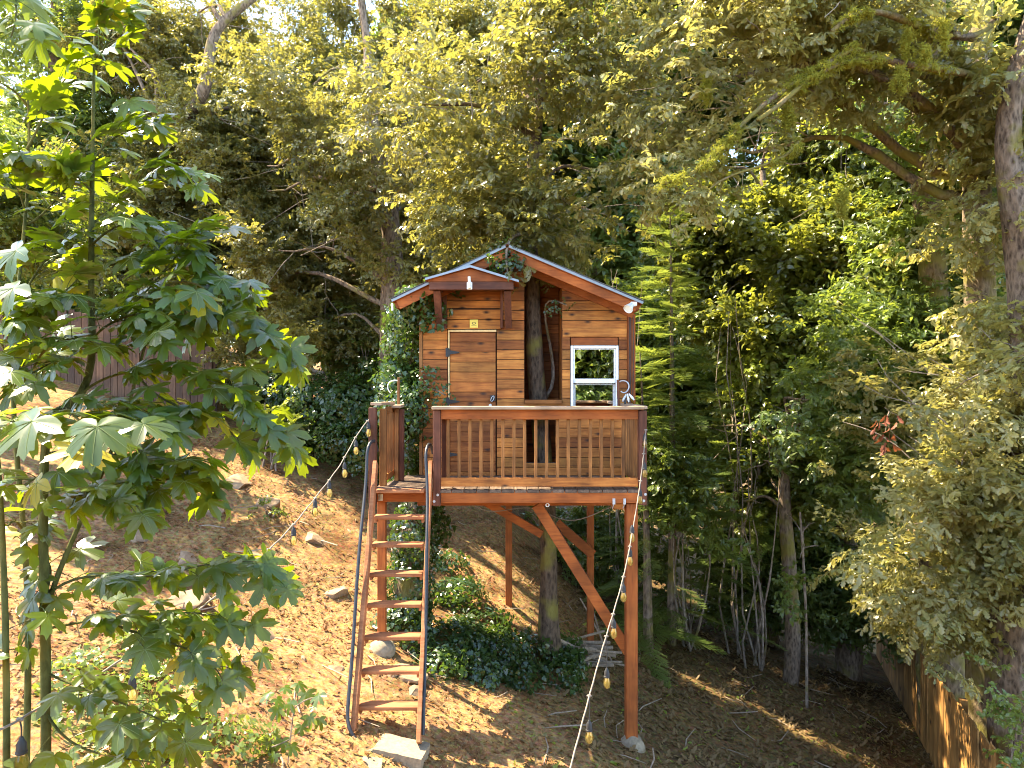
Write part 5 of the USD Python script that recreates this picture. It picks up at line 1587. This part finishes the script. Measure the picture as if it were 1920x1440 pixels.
stems = [stem([(84, 1900, 3.5), (86, 1440, 3.5), (84, 1150, 3.5), (82, 900, 3.55), (90, 780, 3.6)], .028, .02),
         stem([(90, 780, 3.6), (150, 740, 3.75), (172, 600, 3.9), (172, 400, 4.0), (175, 200, 4.1), (178, 60, 4.15)], .022, .006),
         stem([(50, 1900, 3.7), (52, 1300, 3.7), (45, 1000, 3.75), (25, 760, 3.8), (48, 400, 4.0), (52, 180, 4.1)], .022, .006),
         stem([(8, 1900, 3.3), (12, 1300, 3.3), (4, 1000, 3.3), (-20, 700, 3.4)], .02, .01),
         stem([(84, 1150, 3.5), (150, 980, 3.6), (215, 830, 3.7), (258, 700, 3.8), (290, 560, 3.9)], .014, .006)]
# boughs: control points and how many leaves each carries
BOUGHS = [([(172, 420, 4.0), (220, 380, 4.05), (290, 330, 4.1), (370, 345, 4.1)], 11), ([(174, 300, 4.05), (230, 250, 4.05), (285, 235, 4.1)], 8), ([(178, 120, 4.15), (200, 80, 4.1), (215, 40, 4.1)], 6),
          ([(172, 520, 3.95), (250, 480, 4.0), (330, 480, 4.0), (400, 520, 4.0), (470, 560, 4.05)], 16), ([(172, 600, 3.9), (260, 560, 3.9), (340, 470, 3.9), (390, 430, 3.95)], 13),
          ([(165, 660, 3.85), (260, 640, 3.9), (350, 600, 3.95), (440, 600, 4.0), (510, 640, 4.05), (560, 690, 4.1)], 19), ([(150, 740, 3.75), (230, 700, 3.8), (330, 700, 3.85), (430, 730, 3.9), (500, 790, 3.95), (545, 840, 4.0)], 19),
          ([(120, 760, 3.7), (160, 800, 3.2), (190, 830, 2.9)], 4), ([(90, 800, 3.6), (60, 800, 3.2), (20, 790, 2.95)], 5), ([(84, 900, 3.55), (60, 900, 3.3), (40, 915, 3.15)], 4),
          ([(90, 850, 3.5), (200, 850, 3.6), (300, 870, 3.65), (380, 880, 3.7)], 12), ([(215, 830, 3.7), (300, 900, 3.7), (370, 900, 3.75), (400, 930, 3.8)], 9),
          ([(84, 1120, 3.5), (180, 1080, 3.55), (280, 1080, 3.6), (380, 1060, 3.7), (470, 1060, 3.8), (520, 1085, 3.85)], 16), ([(84, 1180, 3.5), (200, 1160, 3.55), (320, 1150, 3.65), (420, 1160, 3.75), (450, 1190, 3.8)], 13),
          ([(200, 1160, 3.55), (300, 1200, 3.55), (390, 1240, 3.6), (420, 1280, 3.6)], 9), ([(84, 1260, 3.5), (180, 1300, 3.45), (280, 1340, 3.4), (340, 1370, 3.4)], 8), ([(84, 1330, 3.5), (150, 1400, 3.4), (220, 1420, 3.35), (290, 1430, 3.35)], 7),
          ([(52, 420, 4.0), (100, 380, 4.0), (140, 340, 4.05), (160, 330, 4.1)], 8), ([(50, 280, 4.05), (90, 200, 4.05), (130, 140, 4.1), (180, 110, 4.1)], 9), ([(48, 400, 4.0), (20, 330, 3.9), (-10, 290, 3.85)], 6),
          ([(25, 760, 3.8), (60, 640, 3.8), (110, 560, 3.8), (150, 520, 3.85)], 9), ([(30, 700, 3.8), (-10, 620, 3.7), (-40, 560, 3.6)], 5), ([(40, 560, 3.9), (90, 480, 3.85), (130, 430, 3.85)], 8), ([(172, 360, 4.0), (130, 320, 3.9), (90, 300, 3.8)], 7),
          ([(45, 1000, 3.75), (20, 980, 3.6), (0, 1020, 3.5)], 4), ([(45, 1050, 3.7), (90, 1100, 3.5), (60, 1170, 3.4), (30, 1230, 3.3)], 5), ([(258, 700, 3.8), (330, 760, 3.8), (400, 790, 3.85), (450, 830, 3.9)], 9), ([(290, 560, 3.9), (330, 530, 3.85), (380, 540, 3.8), (330, 620, 3.8)], 8),
          ([(172, 460, 3.95), (240, 420, 3.9), (280, 430, 3.85)], 7), ([(52, 200, 4.1), (10, 160, 4.0), (-20, 150, 3.95)], 4), ([(178, 60, 4.15), (220, 20, 4.1), (230, -20, 4.1)], 5), ([(0, -60, 3.6), (30, 30, 3.5), (20, 70, 3.45)], 5), ([(90, 780, 3.6), (180, 760, 3.6), (260, 770, 3.6), (330, 800, 3.65)], 12), ([(84, 960, 3.5), (140, 930, 3.45), (200, 930, 3.4), (260, 950, 3.4)], 10), ([(172, 640, 3.9), (220, 600, 3.8), (280, 590, 3.75), (330, 620, 3.7)], 10), ([(60, 700, 3.8), (110, 640, 3.7), (190, 650, 3.65)], 9), ([(150, 700, 3.8), (100, 680, 3.6), (60, 700, 3.5), (10, 720, 3.4)], 8), ([(172, 560, 3.9), (100, 560, 3.7), (40, 600, 3.6)], 8)]
KEY = [(182, 800, 2.86, .20, (0.18, -.55, -.62), (0.1, -.45, .85), 0), (60, 790, 2.9, .21, (-.45, -.5, -.55), (-.1, -.5, .8), 0), (70, 905, 3.1, .13, (-.55, -.3, -.75), (-.4, -.7, .5), 1), (270, 795, 3.1, .15, (.8, -.3, -.4), (.2, -.3, .9), 0),
       (210, 30, 4.1, .13, (.5, -.3, -.75), (.2, -.8, .4), 1), (245, 190, 4.05, .15, (.6, -.4, -.7), (.3, -.75, .6), 0), (95, 170, 4.1, .16, (-.5, -.4, -.5), (0, -.4, .8), 0), (285, 470, 3.9, .15, (.2, -.5, -.5), (0, -.4, .9), 0), (365, 475, 3.9, .15, (.4, -.5, -.6), (0.1, -.45, .85), 0),
       (30, 470, 3.5, .17, (-.6, -.2, -.6), (-.1, -.5, .7), 0), (25, 540, 3.3, .17, (-.5, -.4, -.5), (0, -.4, .9), 0), (480, 600, 4.0, .15, (.8, -.2, -.55), (.3, -.5, .8), 0), (465, 690, 3.95, .16, (.8, -.2, -.5), (.2, -.7, .6), 0)]
leaves = []
for pts, n in BOUGHS:
    n = int(n * 2.3)
    cv = stem(pts, .007, .003, 'bough')
    L = np.linalg.norm(cv[-1] - cv[0])
    for k in range(n):
        u = (k // 2 + rm.uniform(.3, 1)) / ((n + 1) // 2) if n > 1 else 1
        u = min(0.15 + 0.85 * u, 1.0)
        i = min(int(u * 23), 22)
        base = cv[i]
        d = cv[i + 1] - cv[i]
        d /= np.linalg.norm(d)
        side = np.cross([0, 0, 1.0], d)
        side /= np.linalg.norm(side) + 1e-6
        s = 1 if k % 2 else -1
        pl_ = rm.uniform(.06, .20)
        pd = d * rm.uniform(.2, .9) + side * s * rm.uniform(.3, 1) + np.array([0, 0, rm.uniform(-.3, .4)])
        pd /= np.linalg.norm(pd)
        at = base + pd * pl_
        tip = pd * .9 + d * .4 + np.array([0, -.2, -rm.uniform(.05, .75)])
        nz = np.array([rm.normal(0, .35), rm.normal(-.35, .4), 1.0])
        leaves.append((at, base, rm.uniform(.085, .155), tip, nz, 0))
for (px, row, yy, s, tip, nz, yel) in KEY:
    at = P(px, row, yy)
    leaves.append((at, at + [-.05, .12, -.02], s, np.array(tip), np.array(nz), yel))
order = sorted(range(len(leaves)), key=lambda k: -leaves[k][2] / leaves[k][0][1])
extra = []
for rank, k in enumerate(order):
    at, base, s, tip, nz, yel = leaves[k]
    (v, f), vein = maple_mesh(s, rm)
    R = frame(tip, nz)
    pet = tube(spline([base, (base + at) / 2 + [0, 0, .012], at], 5), [.0022, .002, .002, .002, .0018], 4, caps=False)
    lm = moved((v, f), R, at)
    if not yel:
        yel = 1 if rm.uniform() < 0.05 else 0
    mt = 'maple_leaf_yellow' if yel else 'maple_leaf'
    if rank < 290:
        lp = maple.part('leaf', lm, mt, smooth=True)
        maple.part('leaf_stalk', pet, 'green_bark', under=lp)
        if rank < 120:
            maple.part('veins', moved(vein, R, at), 'maple_vein', under=lp)
    else:
        extra += [lm, pet]
if extra:
    maple.part('small_leaves', join(extra), 'maple_leaf', kind='stuff', smooth=True)
print('maple leaves', len(leaves))

# little maple sapling in the litter
sb = ground_hit(540, 1436)
sap = Thing('maple_sapling', 'thin dark-leaved maple sapling in the litter left of the ladder foot', 'sapling', sb)
yy = sb[1]
for pts, nm in (([(540, 1440), (545, 1380), (552, 1320), (556, 1285)], 'stem'), ([(548, 1350), (520, 1325), (500, 1312)], 'twig'), ([(550, 1330), (580, 1310), (600, 1312)], 'twig'), ([(545, 1385), (525, 1395), (510, 1400)], 'twig'), ([(546, 1380), (565, 1370), (585, 1350)], 'twig')):
    sap.part(nm, tube(spline([P(a, b, yy + rm.normal(0, .05)) for a, b in pts], 8), .005, 5), 'twig_bark')
for (px, row) in ((505, 1300), (520, 1312), (535, 1290), (560, 1282), (575, 1300), (598, 1304), (590, 1325), (600, 1350), (520, 1330), (508, 1395), (530, 1390), (565, 1362), (548, 1400), (580, 1345), (515, 1415), (545, 1318)):
    (v, f), _ = maple_mesh(rm.uniform(.07, .11), rm)
    sap.part('leaf', moved((v, f), frame([rm.normal(0, .6), -.4, -rm.uniform(.3, .9)], [rm.normal(0, .3), -.2, 1]), P(px, row, yy + rm.normal(0, .1))), 'maple_leaf', smooth=True)

# ================================================================== ground cover and litter
rl = np.random.default_rng(303)
LIT = [(0, 0), (0.3, 0.22), (0.65, 0.24), (1, 0)]
LIT2 = [(0, 0), (0.2, 0.16), (0.42, 0.30), (0.52, 0.12), (0.75, .22), (1, 0)]
CURL = [blade(1.0, LIT, .35, .5), blade(1.0, LIT, .5, .7, .5), blade(1.0, LIT2, .4, -.5), blade(1.0, LIT2, -.2, -.6, .6), blade(1.0, LIT, .2, .3)]
STRAW = [tube(np.array([[-.5, 0, 0], [0, .03, .04], [.5, 0, 0]]), [.012, .014, .008], 3, caps=False), tube(np.array([[-.5, .08, 0], [0, -.03, .06], [.5, .05, 0]]), [.010, .014, .008], 3, caps=False)]


def litter(name, label, n, xr, yr, mat, protos, size, seed, keep=None):
    r = np.random.default_rng(seed)
    x, y = r.uniform(*xr, n), yr[0] + (yr[1] - yr[0]) * r.uniform(0, 1, n) ** 1.3
    if keep is not None:
        k = r.uniform(0, 1, n) < keep(x, y)
        x, y = x[k], y[k]
    n = len(x)
    z = terrain(x, y) + r.uniform(.004, .022, n)
    e = 0.05
    nx, ny = (terrain_smooth(x - e, y) - terrain_smooth(x + e, y)) / (2 * e), (terrain_smooth(x, y - e) - terrain_smooth(x, y + e)) / (2 * e)
    nz = np.stack([nx, ny, np.ones(n)], 1) + r.normal(0, .35, (n, 3)) * [1, 1, 0]
    a = r.uniform(0, 2 * np.pi, n)
    rot = frames(np.stack([np.cos(a), np.sin(a), 0 * a], 1), nz)
    pos, sc, w = np.stack([x, y, z], 1), r.uniform(*size, n), r.integers(0, len(protos), n)
    ms = []
    for k, m in enumerate(protos):
        v, f = vf(m)
        i = np.nonzero(w == k)[0]
        V = np.einsum('nij,vj->nvi', rot[i], v) * sc[i, None, None] + pos[i, None]
        ms.append((V.reshape(-1, 3), (f[None] + (np.arange(len(i)) * len(v))[:, None, None]).reshape(-1, 3)))
    solo(name, join(ms), mat, label, 'leaf litter', kind='stuff')


def leftness(x, y):
    m = np.clip((meshkit.fbm(np.stack([x, y, 0 * x], 1) * 1.3 + 5.5, 3, 17) - 0.36) * 5, 0.12, 1)
    return m * np.clip((1.6 - x) / 1.2, 0, 1) * np.clip(1.0 - (np.abs(x + 4) - 4) / 3, 0.2, 1)


litter('leaf_litter', 'dry tan and orange leaf litter over the sunny slope', 24000, (-6.5, 2.2), (4.6, 14), 'litter', CURL, (.025, .075), 1, leftness)
litter('straw_litter', 'pale straw and needles over the sunny slope', 17000, (-5, 2.0), (4.8, 13), 'straw', STRAW, (.04, .13), 2, leftness)
litter('leaf_litter', 'dull brown and olive leaf litter in the shade on the right', 15000, (-0.2, 7), (5.0, 13.5), 'dull_litter', CURL, (.04, .11), 3, lambda x, y: np.clip((x + .2) / 1.5, 0, 1))
litter('fallen_leaves', 'fresh yellow-green fallen leaves in the shade on the right', 1500, (0, 7), (5.2, 12), 'lime_leaf', CURL, (.04, .09), 4)
litter('twig_litter', 'thin grey twigs strewn over the slope', 170, (-5, 6), (5, 13), 'dead_wood', [tube(np.array([[-.5, 0, .02], [-.1, .05, .05], [.5, -.03, .02]]), [.012, .014, .006], 4), tube(np.array([[-.5, .1, .02], [0, -.05, .06], [.5, .06, .03]]), [.010, .014, .006], 4)], (.25, .75), 9)
gc = []
for px, row, rx, ry in ((230, 1240, 80, 40), (300, 1300, 70, 40), (180, 1330, 90, 50), (350, 1390, 70, 36), (240, 1400, 90, 40), (120, 1280, 50, 50), (440, 1400, 60, 20), (300, 1190, 40, 16)):
    c = ground_hit(px, row)
    s = c[1] / F
    gc.append((c, (rx * s, rx * s, .14)))
t = ivy_thing('ground_cover', 'low green ground cover at the foot of the maple', 'ground cover', gc[0][0], gc, 34, 41, mat='oak_leaf_green', scale=.7)
c = ground_hit(505, 990)
shrub('weed', 'small green weed on the stony bank beside the cable', 'weed', ground_hit(505, 968), [(508, 950, 14, 12, float(c[1]) * 1.02, .05, 5, .1)], SMALL_SPRAYS, 'oak_leaf_green', 120, 61, scale=.5, prune=False)
shrub('weed', 'pale sprig standing at the foot of the ivy bank beside the pot', 'weed', foot(500, 12.6), [(505, 775, 24, 22, 12.6, .1, 5, .16), (535, 800, 20, 14, 12.6, .1, 4, .12)], SMALL_SPRAYS, 'lime_leaf', 90, 62, scale=.7, prune=False)

print('instances', sum(COUNT.values()), sorted(COUNT.items(), key=lambda q: -q[1])[:12])
